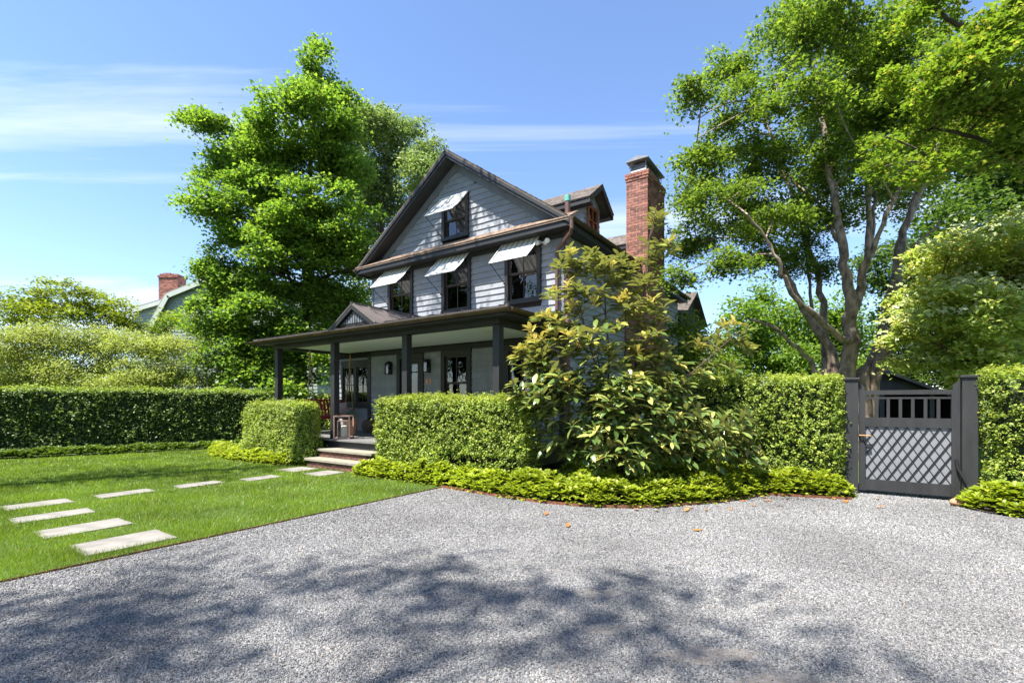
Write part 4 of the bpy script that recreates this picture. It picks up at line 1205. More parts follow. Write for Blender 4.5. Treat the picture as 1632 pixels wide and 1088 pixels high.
def crown(parent, base, centres, per, leaf, mat, cr, up=0.6, name='crown', star=False, flat=0.5, droop=0.3, r=rng, kind=None, face=None):
    """leaves in small flattened sprays round the given centres (world), mesh relative to base"""
    n = len(centres)
    k = np.repeat(np.arange(n), per)
    off = r.normal(size=(n * per, 3)) * np.array([1, 1, flat]) * cr * .6
    P = centres[k] + off - np.asarray(base)[None]
    P[:, 2] -= 0.25 * (off[:, 0] ** 2 + off[:, 1] ** 2) / max(cr, 1e-3)
    V, Fc = (leaf_stars(P, leaf, up, r, droop) if star else leaf_quads(P, leaf, up, droop=droop, r=r, out=None if face is None else np.broadcast_to(np.array(face, float), P.shape), outw=.7))
    o = link(name, np_mesh(name, V, Fc, mat), parent)
    if kind: o['kind'] = kind
    return o
class Wood:
    """tapered limbs in world coordinates that can be joined to by twigs"""
    def __init__(s): s.mb = MB(); s.pts = []; s.rad = []
    def limb(s, pts, r0, r1, n=7, wob=0.0, sub=3, R=random):
        pts = [Vector(p) for p in pts]; out = []
        for i in range(len(pts) - 1):                      # Catmull-Rom through the given points
            p0, p1, p2, p3 = pts[max(i - 1, 0)], pts[i], pts[i + 1], pts[min(i + 2, len(pts) - 1)]
            for k in range(sub):
                t = k / sub
                out.append(.5 * ((2 * p1) + (p2 - p0) * t + (2 * p0 - 5 * p1 + 4 * p2 - p3) * t * t + (3 * p1 - p0 - 3 * p2 + p3) * t ** 3))
        out.append(pts[-1])
        if wob:
            out = [out[0]] + [p + Vector((R.uniform(-wob, wob), R.uniform(-wob, wob), R.uniform(-wob, wob))) for p in out[1:]]
        m = len(out); rad = [r0 + (r1 - r0) * (i / (m - 1)) ** .6 for i in range(m)]
        if n >= 7:
            rad = [r_ * R.uniform(.94, 1.08) for r_ in rad]
        s.mb.tube(out, rad, n, cap=False)
        for p, r_ in zip(out, rad): s.pts.append(tuple(p)); s.rad.append(r_)
    def near(s, c, lower=True, skip=0):
        P = np.array(s.pts); d = np.linalg.norm(P - np.asarray(c), axis=1) + (np.maximum(0, P[:, 2] - c[2]) * 3.0 if lower else 0)
        return int(np.argmin(d))
    def reach(s, c, r0, r1, n=5, sag=0.12, R=random, wob=.05, sub=2):
        j = s.near(c); p = Vector(s.pts[j]); c = Vector(c); L_ = (c - p).length
        r0 = min(r0, s.rad[j] * .8)
        mid = p.lerp(c, .5) + Vector((R.uniform(-1, 1) * wob * L_, R.uniform(-1, 1) * wob * L_, sag * L_))
        s.limb([p, mid, c], r0, r1, n, 0, sub, R)
    def build(s, parent, base, mat, name='trunk', smooth=True):
        b = np.asarray(base)
        s.mb.v = [(p[0] - b[0], p[1] - b[1], p[2] - b[2]) for p in s.mb.v]
        return s.mb.build(name, mat, parent, smooth=smooth)
def tree(name, label, cat, base, limbs, lobes, per, leaf, mat, bark, dens, cr, up=.6, star=False, group=None, seed=1, flat=.5, twig=True, droop=.3, rmax=.09, p=2.2, wood_in=.05, face=None, ragged=False, soft=1.0):
    """lobes: (centre xyz, radii xyz); dens: sprays per square metre of lobe outline"""
    r = np.random.default_rng(seed); R = random.Random(seed)
    t = thing(name, label, cat, base, 0, group)
    wd = Wood()
    for l in limbs: wd.limb(l[0], l[1], l[2], l[3] if len(l) > 3 else 7, wood_in, R=R)
    cs = []
    if ragged:
        more = []
        for c, rad in lobes:
            for q_ in range(3):
                f = r.uniform(.25, .5); o_ = unit(r.normal(size=(1, 3)))[0] * np.asarray(rad) * r.uniform(.7, 1.15)
                more.append((np.asarray(c) + o_, np.asarray(rad) * f))
        lobes = [(c, np.asarray(rad) * .92) for c, rad in lobes] + more
    for c, rad in lobes:
        rad = np.asarray(rad, float)
        wd.reach(c, min(rmax, .045 * rad.max() + .03), .018, 5, .08, R)
    for c, rad in lobes:
        rad = np.asarray(rad, float)
        n = max(3, int(dens * rad[0] * rad[2] * math.pi))
        cs.append(np.asarray(c) + ball(n, r, p) * rad * soft)
    cs = np.concatenate(cs)
    if twig:
        for c in cs[:: (1 if len(cs) < 500 else 2)]:
            j_ = wd.near(c)
            if np.linalg.norm(np.array(wd.pts[j_]) - c) < 1.5: wd.reach(c, .022, .006, 3, .06, R, .08, 2)
    wd.build(t, base, bark)
    crown(t, base, cs, per, leaf, mat, cr, up, 'crown', star, flat, droop, r, None, face)
    return t
def lob(u, v, ru, rv, Y, dy=None, dY=0.0):
    Y = Y + dY
    return (W(u, v, Y), (ru / FPX * Y, (dy if dy is not None else .9 * max(ru, rv) / FPX * Y), rv / FPX * Y))

# ------------------------------------------------------------------ the big many-stemmed tree by the gate
R = random.Random(3)
Yt = 12.5
base = (W(1362, 640, Yt)[0], Yt, 0)
def wp(*a): return [W(u, v, Yt + d) for u, v, d in a]
g0 = (base[0], Yt, -0.05)
limbs = [
    ([g0] + wp((1352, 600, 0), (1356, 540, 0), (1355, 490, -.1), (1347, 440, -.2), (1343, 390, -.1), (1335, 330, 0), (1318, 240, .3), (1300, 140, .5), (1290, 60, .6)), 0.259, 0.040, 9),
    (wp((1356, 500, -.05), (1372, 450, .1), (1382, 400, .2), (1385, 330, .4), (1376, 230, .6), (1366, 120, .8), (1362, 20, .9)), 0.122, 0.032, 8),
    (wp((1354, 545, -.1), (1330, 532, -.6), (1305, 505, -1.0), (1270, 475, -1.4), (1250, 445, -1.6), (1240, 415, -1.7), (1222, 380, -1.8), (1190, 345, -1.9)), 0.108, 0.024, 8),
    (wp((1372, 470, .05), (1376, 430, -.3), (1395, 390, -.5), (1415, 340, -.7), (1440, 280, -.8), (1456, 232, -.9), (1470, 170, -.9), (1478, 100, -.8)), 0.094, 0.024, 8),
    ([(base[0] + .35, Yt + .1, -.05)] + wp((1374, 605, .2), (1384, 585, .4), (1402, 548, .5), (1408, 510, .6), (1414, 470, .7), (1428, 430, .9), (1440, 370, 1.0), (1470, 300, 1.2), (1490, 240, 1.3), (1520, 150, 1.5)), 0.187, 0.040, 9),
    ([(base[0] + .55, Yt + .3, -.05)] + wp((1392, 610, .2), (1412, 560, .2), (1424, 500, .3), (1428, 440, .4), (1438, 385, .6), (1455, 330, .7), (1476, 280, .7)), 0.194, 0.080, 9),
    ([(base[0] - .55, Yt + .9, -.05)] + wp((1328, 600, 1.0), (1320, 555, 1.0), (1300, 520, 1.0), (1280, 490, 1.1), (1262, 455, 1.1), (1245, 425, 1.2), (1228, 385, 1.3), (1190, 340, 1.4), (1150, 300, 1.5)), 0.194, 0.032, 9),
    ([(base[0] - .75, Yt + .9, -.05)] + wp((1312, 605, 1.2), (1316, 560, 1.3), (1312, 500, 1.4), (1305, 450, 1.5), (1290, 395, 1.6), (1276, 345, 1.7), (1250, 280, 1.8), (1225, 200, 1.9), (1190, 140, 2.0)), 0.158, 0.032, 9),
    (wp((1300, 520, 1.0), (1290, 470, 1.4), (1288, 420, 1.7), (1280, 370, 2.0)), 0.065, 0.032, 6),
    (wp((1343, 400, -.1), (1330, 380, .3), (1318, 350, .6), (1300, 320, .9), (1270, 290, 1.1), (1240, 250, 1.3)), 0.061, 0.024, 6),
    (wp((1384, 400, .2), (1392, 340, .6), (1400, 280, .9), (1410, 220, 1.2), (1425, 150, 1.4), (1430, 60, 1.5)), 0.072, 0.024, 6),
    (wp((1430, 420, .5), (1450, 400, 0), (1470, 380, -.2), (1500, 350, -.3)), 0.050, 0.024, 6),
    ([(base[0] - 1.0, Yt + .6, 0)] + wp((1300, 595, .5), (1272, 555, .3), (1245, 530, .2), (1215, 515, .1), (1190, 508, 0)), 0.094, 0.028, 8),
    (wp((1190, 345, 1.4), (1160, 320, 1.2), (1130, 300, 1.0), (1100, 290, .8)), 0.043, 0.016, 5),
    (wp((1225, 215, 1.9), (1190, 205, 1.6), (1150, 185, 1.4), (1110, 162, 1.2), (1095, 165, 1.2)), 0.036, 0.012, 5),
]
LB = [(1118, 163, 38, 18), (1165, 105, 45, 28), (1200, 160, 52, 34), (1150, 205, 22, 16), (1258, 55, 62, 48), (1340, 40, 80, 45), (1275, 145, 58, 40), (1345, 128, 68, 42),
      (1430, 55, 80, 50), (1108, 255, 42, 24), (1165, 245, 60, 28), (1245, 225, 55, 32), (1310, 215, 58, 38), (1390, 195, 62, 50), (1100, 300, 38, 28), (1150, 312, 55, 28),
      (1208, 322, 52, 34), (1125, 368, 54, 32), (1215, 382, 56, 34), (1285, 335, 52, 40), (1330, 285, 52, 34), (1178, 415, 44, 24), (1268, 412, 46, 24), (1345, 345, 40, 30),
      (1440, 175, 62, 50), (1500, 115, 64, 60), (1085, 398, 26, 20), (1074, 442, 20, 11), (1392, 305, 34, 22), (1460, 290, 44, 44), (1220, 280, 50, 22), (1510, 220, 60, 60), (1400, 110, 60, 40), (1320, 430, 22, 12), (1340, 245, 50, 26), (1295, 275, 42, 24), (1350, 185, 50, 30), (1375, 255, 40, 26), (1245, 340, 44, 26), (1420, 240, 40, 30)]
lobes = [lob(u, v, ru, rv, Yt, dY=R.uniform(-1.6, 2.2)) for u, v, ru, rv in LB]
tree('maple_tree', 'tall many stemmed maple with pale bark and airy crown behind the gate', 'tree', base, limbs, lobes, 95, .095, LEAF['bigtree'], M['bark_grey'], 16, .33, .65, star=True, seed=5, flat=.48, rmax=.045, ragged=True)

# overhanging branch tips of a tree beyond the drive on the right
Yo = 8.2
base = (15.0, 7.6, 0)
lim = [([(15.0, 7.6, 0), (14.8, 7.7, 2.5), (14.2, 7.8, 5.2), (13.2, 8.0, 7.4), (11.5, 8.2, 8.6)] , .34, .10, 9),
       ([(13.2, 8.0, 7.4)] + [W(u, v, Yo) for u, v in ((1640, 118), (1590, 78), (1545, 45), (1505, 20))], .12, .025, 7),
       ([(14.2, 7.8, 5.2), (12.0, 8.0, 6.3)] + [W(u, v, Yo) for u, v in ((1640, 250), (1600, 235), (1540, 215), (1480, 205))], .10, .02, 7)]
LB = [(1590, 55, 60, 45), (1540, 110, 55, 40), (1605, 140, 60, 45), (1500, 160, 50, 28), (1560, 205, 60, 32), (1455, 212, 46, 18), (1500, 262, 60, 28), (1490, 15, 60, 26), (1450, 120, 44, 26), (1610, 240, 50, 40), (1410, 218, 26, 12), (1400, 268, 30, 12), (1640, 30, 60, 60), (1680, 160, 70, 90)]
tree('overhanging_tree', 'fresh green tree reaching over the drive above the dogwood', 'tree', base, lim, [lob(u, v, ru, rv, Yo, dY=random.Random(u).uniform(-.9, 1.2)) for u, v, ru, rv in LB], 80, .085, LEAF['bright'], M['bark_dark'], 36, .20, .8, star=True, seed=8, flat=.4, rmax=.04)

# dark tall trees behind, on the right
def bgtree(name, label, u, Y, lobes_px, leaf, mat, dens=7, per=70, cr=.6, seed=1, group='trees standing beyond the gate', bark=None, up=.5, h=None, star=False):
    bx = (u - CX) / FPX * Y
    tops = [lob(a, b, c, d, Y, dY=random.Random(a * 7 + b).uniform(-1.3, 1.3)) for a, b, c, d in lobes_px]
    zt = max(t[0][2] for t in tops); xt = sum(t[0][0] for t in tops) / len(tops)
    lim = [([(bx, Y, -.05), (bx * .6 + xt * .4, Y + .1, zt * .35), (xt, Y, zt * .85)], .10 + zt * .018, .04, 8)]
    return tree(name, label, 'tree', (bx, Y, 0), lim, tops, per, leaf, mat, bark or M['bark_dark'], dens, cr, up, seed=seed, group=group, twig=False, star=star)
bgtree('shade_tree', 'tall dark green tree behind the dogwood at the edge of the garden', 1590, 19, [(1600, 180, 80, 80), (1560, 260, 80, 70), (1620, 330, 70, 90), (1530, 350, 70, 60), (1480, 400, 50, 50), (1570, 430, 80, 60), (1680, 220, 90, 120), (1660, 450, 80, 90), (1500, 180, 50, 70)], .20, LEAF['darktree'], seed=21, dens=7)
bgtree('shade_tree', 'dark green tree low between the pale trunks and the dogwood', 1450, 21, [(1450, 470, 55, 60), (1500, 510, 70, 60), (1440, 560, 50, 50), (1560, 560, 80, 60), (1620, 570, 80, 60), (1400, 420, 40, 40), (1480, 600, 80, 40)], .18, LEAF['darktree'], seed=22, dens=8)
bgtree('evergreen_tree', 'pointed green tree between the house and the pale trunks', 1210, 24, [(1215, 470, 22, 25), (1195, 505, 40, 35), (1230, 520, 45, 45), (1190, 560, 55, 40), (1245, 575, 55, 40), (1165, 590, 45, 35)], .19, LEAF['maple'], seed=23, dens=8)
bgtree('shade_tree', 'rounded green tree directly behind the pale trunks', 1330, 25, [(1330, 500, 36, 40), (1300, 545, 50, 45), (1360, 545, 60, 50), (1280, 590, 50, 35), (1350, 600, 70, 35), (1275, 500, 26, 30), (1420, 600, 40, 30)], .19, LEAF['maple'], seed=24, dens=8)
bgtree('young_tree', 'bright leafy young tree beside the rear wing of the house', 1090, 16.5, [(1085, 525, 34, 28), (1120, 545, 34, 30), (1095, 570, 45, 34), (1140, 580, 34, 30), (1100, 610, 50, 28)], .12, LEAF['bright'], seed=25, dens=14, per=60, cr=.35, group=None)

# flowering dogwood
base = (13.6, 10.6, 0); Yd = 10.6
lim = [([(13.6, 10.6, 0), (13.4, 10.5, 1.4), (12.9, 10.5, 2.6), (12.2, 10.6, 3.8), (11.6, 10.7, 5.0)], .16, .03, 8), ([(13.4, 10.5, 1.4), (12.4, 10.2, 1.9), (11.0, 10.2, 2.4), (9.6, 10.3, 2.6)], .08, .02, 6), ([(12.9, 10.5, 2.6), (11.8, 10.3, 3.0), (10.6, 10.3, 3.3)], .07, .02, 6)]
LB = [(1545, 400, 60, 30), (1600, 440, 60, 40), (1500, 480, 60, 30), (1570, 500, 60, 40), (1530, 545, 50, 30), (1580, 580, 60, 40), (1580, 372, 60, 12), (1520, 392, 52, 10), (1625, 352, 30, 14), (1480, 428, 48, 9), (1560, 425, 70, 12), (1620, 410, 46, 14), (1450, 468, 30, 9), (1520, 468, 66, 11), (1600, 468, 50, 14), (1475, 505, 52, 10), (1560, 512, 70, 13), (1625, 520, 34, 20), (1440, 540, 34, 9), (1510, 552, 64, 11), (1590, 560, 60, 15), (1450, 580, 36, 9), (1560, 580, 60, 12), (1630, 600, 50, 16), (1690, 430, 70, 90), (1500, 440, 20, 6), (1425, 505, 16, 5)]
lobes = [lob(u, v, ru, rv * 1.35, Yd, dy=.8, dY=random.Random(u * 3).uniform(-.7, .9)) for u, v, ru, rv in LB]
dog = tree('dogwood_tree', 'flowering dogwood with tiers of pale green leaves and white bracts', 'tree', base, lim, lobes, 46, .115, LEAF['dogwood'], M['twig'], 46, .22, .35, seed=31, flat=.42, droop=.9, rmax=.03, face=(-.5, -.7, .5))
r = np.random.default_rng(33); P = []
for c, rad in lobes:
    n = int(120 * rad[0] * 1.0); q_ = ball(n, r, 3) * np.array(rad); q_[:, 2] = np.abs(q_[:, 2]) * .9 + .05; q_[:, 1] -= .15
    q_[:, 2] += .12 * np.sin(q_[:, 0] * 5 + c[2] * 7) + r.normal(size=n) * .05; P.append(np.asarray(c) + q_)
P = np.concatenate(P) - np.array(base); n = len(P)
nn = unit(unit(r.normal(size=(n, 3))) * .5 + np.array([-.40, -.60, .75])); t0 = r.normal(size=(n, 3)); t0 = unit(t0 - nn * (t0 * nn).sum(1, keepdims=True)); s0 = np.cross(nn, t0)
Vs, Fs = [], []
sz = r.uniform(.032, .055, n)[:, None]
for k in range(4):
    a = k * math.pi / 2; d = t0 * math.cos(a) + s0 * math.sin(a); e = np.cross(nn, d)
    V = np.stack([P, P + d * sz * .6 + e * sz * .42 + nn * sz * .15, P + d * sz * 1.15 + nn * sz * .05, P + d * sz * .6 - e * sz * .42 + nn * sz * .15], 1)
    Vs.append(V)
V = np.concatenate(Vs, 1).reshape(-1, 3)
o = link('blossom', np_mesh('blossom', V, np.arange(len(V)).reshape(-1, 4), LEAF['bract']), dog); o['kind'] = 'stuff'

# ------------------------------------------------------------------ trees left of the house
Ym = 20.0
bx = W(478, 640, Ym)[0]; base = (bx, Ym, 0)
lim = [([(bx, Ym, -.05)] + [W(u, v, Ym) for u, v in ((480, 590), (488, 500), (490, 400), (492, 300), (497, 200), (502, 110))], .33, .04, 9)]
for u, v, a, b, d in ((380, 520, 360, 470, -1), (390, 350, 330, 300, -1.5), (400, 260, 330, 195, 1), (570, 420, 600, 360, -1), (560, 300, 590, 250, 1), (430, 430, 400, 400, -2), (530, 520, 560, 480, -1.5)):
    s_ = W(487, v + 45, Ym); lim.append(([s_, (s_ + W(u, v, Ym + d)) / 2 + np.array([0, 0, .2]), W(u, v, Ym + d), W(a, b, Ym + d)], .12, .03, 6))
LB = [(500, 118, 26, 40), (470, 170, 50, 36), (530, 185, 44, 42), (345, 196, 24, 7), (312, 186, 20, 5), (405, 232, 50, 34), (470, 245, 70, 44), (360, 270, 56, 40), (545, 255, 52, 44), (335, 325, 38, 34), (420, 320, 80, 46), (510, 330, 80, 50), (375, 375, 54, 36), (465, 400, 86, 48), (560, 380, 56, 52),
      (415, 450, 70, 40), (500, 470, 80, 44), (355, 440, 36, 20), (325, 425, 18, 12), (440, 520, 80, 42), (540, 470, 50, 50), (370, 500, 44, 32), (470, 570, 70, 36), (385, 560, 50, 40), (350, 470, 24, 20), (535, 560, 40, 50), (420, 600, 60, 30)]
tree('maple_tree', 'large dense maple with pointed top beside the left gable slope', 'tree', base, lim, [lob(u, v, ru, rv, Ym, dY=random.Random(u + v).uniform(-2.2, 1.0)) for u, v, ru, rv in LB], 105, .155, LEAF['maple'], M['bark_dark'], 9.5, .42, .65, star=True, seed=41, flat=.5, rmax=.05, ragged=True, p=1.35, soft=1.22)
Y2 = 25
LB = [(600, 215, 40, 34), (590, 280, 50, 50), (645, 235, 40, 34), (665, 275, 40, 36), (640, 320, 60, 46), (600, 360, 50, 50), (620, 420, 60, 50), (690, 243, 24, 16), (560, 200, 34, 34), (595, 192, 34, 24), (630, 205, 34, 24), (560, 260, 40, 40), (590, 470, 50, 50), (570, 540, 50, 60)]
bx = W(600, 640, Y2)[0]
tree('ash_tree', 'grey green loose crowned tree showing between the maple and the roof slope', 'tree', (bx, Y2, 0), [([(bx, Y2, -.05), W(600, 500, Y2), W(608, 380, Y2), W(612, 260, Y2)], .30, .05, 8)],
     [lob(u, v, ru, rv, Y2, dY=random.Random(u * v).uniform(-1.5, 1.5)) for u, v, ru, rv in LB], 85, .17, LEAF['greyleaf'], M['bark_dark'], 6, .5, .5, seed=42, droop=.8, ragged=True)

# ------------------------------------------------------------------ shrubs behind the long hedge
def shrub(name, label, u, Y, lobes_px, leaf, mat, dens, per, cr, seed, group=None, nst=9, wid=1.6, hgt=2.0, up=.5, flat=.5, star=False, bark=None):
    bx = (u - CX) / FPX * Y; R = random.Random(seed); lim = []
    for k in range(nst):
        a = R.uniform(0, 2 * math.pi); d = R.uniform(.35, 1) * wid
        lim.append(([(bx + R.uniform(-.25, .25), Y + R.uniform(-.25, .25), 0), (bx + math.cos(a) * d * .35, Y + math.sin(a) * d * .3, hgt * .5), (bx + math.cos(a) * d, Y + math.sin(a) * d * .7, hgt * R.uniform(.85, 1.15))], .045, .012, 5))
    return tree(name, label, 'shrub', (bx, Y, 0), lim, [lob(a, b, c, d, Y, dY=random.Random(a * 5 + b).uniform(-.6, .6)) for a, b, c, d in lobes_px], per, leaf, mat, bark or M['twig'], dens, cr, up, seed=seed, group=group, flat=flat, star=star, rmax=.025)
GS = 'loose shrubs behind the long hedge'
shrub('japanese_maple', 'domed yellow green Japanese maple above the olive shrubs', 105, 19.5, [(60, 480, 50, 24), (110, 466, 60, 20), (165, 485, 50, 26), (110, 500, 90, 28), (20, 505, 40, 24), (200, 515, 30, 20)], .13, LEAF['acer'], 14, 60, .38, 51, None, wid=3, hgt=4, up=.8, flat=.35)
shrub('tamarisk_shrub', 'feathery olive shrub with tangled stems beneath the yellow dome', 60, 17.5, [(20, 540, 45, 22), (80, 535, 60, 22), (130, 550, 50, 26), (40, 575, 60, 26), (100, 590, 60, 22), (20, 605, 40, 20), (-40, 560, 50, 40), (20, 622, 60, 14), (100, 620, 60, 14)], .085, LEAF['tamarisk'], 24, 95, .36, 52, GS, wid=2.2, hgt=2.3, nst=14)
shrub('tamarisk_shrub', 'feathery olive shrub just left of the gambrel roof edge', 190, 17.8, [(175, 540, 40, 20), (215, 550, 44, 24), (250, 550, 36, 22), (180, 580, 50, 24), (240, 590, 50, 26), (200, 610, 60, 18), (170, 622, 60, 12), (240, 622, 50, 12)], .085, LEAF['tamarisk'], 23, 95, .36, 53, GS, wid=2.2, hgt=2.3, nst=12)
shrub('tamarisk_shrub', 'thin pale shrub below the sage gable with house wall showing through', 290, 18.3, [(285, 550, 36, 20), (320, 560, 26, 22), (295, 590, 34, 24), (270, 600, 30, 20), (315, 605, 28, 18)], .085, LEAF['tamarisk'], 15, 90, .36, 54, GS, wid=1.8, hgt=2.3, nst=10)
shrub('green_shrub', 'mid green leafy shrub between the pale shrub and the porch', 365, 18.2, [(350, 525, 36, 24), (385, 535, 34, 28), (345, 570, 40, 30), (395, 580, 36, 30), (360, 610, 50, 24), (315, 520, 24, 14), (425, 560, 30, 40), (440, 600, 40, 30)], .12, LEAF['maple'], 14, 70, .36, 55, GS, wid=2, hgt=2.5, up=.7, star=True)
shrub('bright_shrub', 'bright green upright shrub growing in front of the sage gable', 285, 20.5, [(275, 505, 22, 10), (300, 510, 28, 14), (255, 520, 26, 14), (320, 528, 26, 16)], .13, LEAF['bright'], 16, 60, .3, 56, GS, wid=1.6, hgt=3.4, up=.6)

# ------------------------------------------------------------------ street and boundary trees beside and behind the camera: they shade the near gravel and stand in the window panes
for k, (x, y, h, s) in enumerate(((-8.5, -4.2, 17, 1.0), (-25, 12.5, 12, 1.5), (-25.5, 4.5, 12.5, 1.6), (-23, -4, 12.5, 1.6), (-15, -12, 12, 1.6), (-6, -16, 13, 1.6), (4, -16, 12, 1.6), (13, -14, 12, 1.6))):
    lb = []
    R = random.Random(60 + k)
    if k == 0:
        for j in range(20):
            gx_, gy_ = R.uniform(-4.6, 2.2), R.uniform(1.6, 4.9)
            if gy_ > 4.0 - .25 * gx_ + (.9 if -2 < gx_ < 1.2 else 0): continue
            z_ = R.uniform(14.5, 18); o_ = z_ / math.tan(SUN_EL)
            lb.append(((gx_ + SUN_DIR.x * o_, gy_ + SUN_DIR.y * o_, z_), (.95, .8, .6)))
    else:
        for j in range(14):
            a = R.uniform(0, 6.28); d = R.uniform(0, 2.6) * s
            lb.append(((x + math.cos(a) * d, y + math.sin(a) * d, h * R.uniform(.35, .95)), (1.2 * s, 1.2 * s, .9 * s)))
    lab = 'broad street tree shading the near part of the gravel drive' if k == 0 else 'tall leafy tree standing along the road or the garden boundary'
    tree('street_tree', lab, 'tree', (x, y, 0), [([(x, y, 0), (x, y, h * .4), (x + .8 * s, y + .5, h * .85)], .28, .06, 8), ([(x, y, h * .35), (x + (1.4 if k == 0 else -.8), y + 1.6, h * .75), (x + (2.0 if k == 0 else -1.5), y + 2.3, h * .9)], .14, .05, 6)], lb, 13 if k == 0 else 50, .16 if k == 0 else .30, LEAF['darktree'], M['bark_dark'], 7.5 if k == 0 else 3.5, .45 if k == 0 else .7, .6, seed=60 + k, group='street trees along the road', twig=False)

lobes = [((x, y, z), (1.0, 1.0, .7)) for x, y, z in ((-4.9, 9.8, 14.2), (-5.9, 9.3, 13.6), (-3.9, 10.7, 14.6), (-6.5, 8.9, 13.2), (-5.1, 10.8, 14.8), (-3.0, 10.0, 13.6), (-6.0, 10.6, 15), (-3.6, 11.2, 15.4))]
tree('lawn_tree', 'tall thin crowned tree on the lawn whose high boughs dapple the gable', 'tree', (-11.0, 7.0, 0), [([(-11.0, 7.0, 0), (-10.6, 7.2, 5), (-9.4, 7.8, 9.5), (-7.2, 8.8, 12.4), (-5.0, 10.0, 14)], .3, .06, 8), ([(-10.6, 7.2, 5), (-11.2, 6.6, 9), (-11.5, 6.4, 12)], .18, .05, 7)],
     lobes + [((-11.3, 6.4, 11.5), (1.6, 1.5, 1.2)), ((-12.5, 6.5, 10), (1.5, 1.5, 1.2))], 17, .16, LEAF['darktree'], M['bark_dark'], 7, .5, .6, seed=77, twig=False)
# ------------------------------------------------------------------ far wooded edge beyond the neighbour
r = np.random.default_rng(200); n = 26000
P = np.column_stack([r.uniform(-95, -4, n), r.uniform(44, 52, n), r.uniform(0, 1, n)])
P[:, 2] = P[:, 2] ** .8 * (5.2 + 1.1 * np.sin(P[:, 0] * .35) + .7 * np.sin(P[:, 0] * .9 + 1))
V, Fc = leaf_quads(P, .55, .5, r=r)
o = link('treeline', np_mesh('treeline', V, Fc, LEAF['darktree'])); tag(o, 'far wooded edge beyond the neighbouring garden', 'woods', kind='stuff')
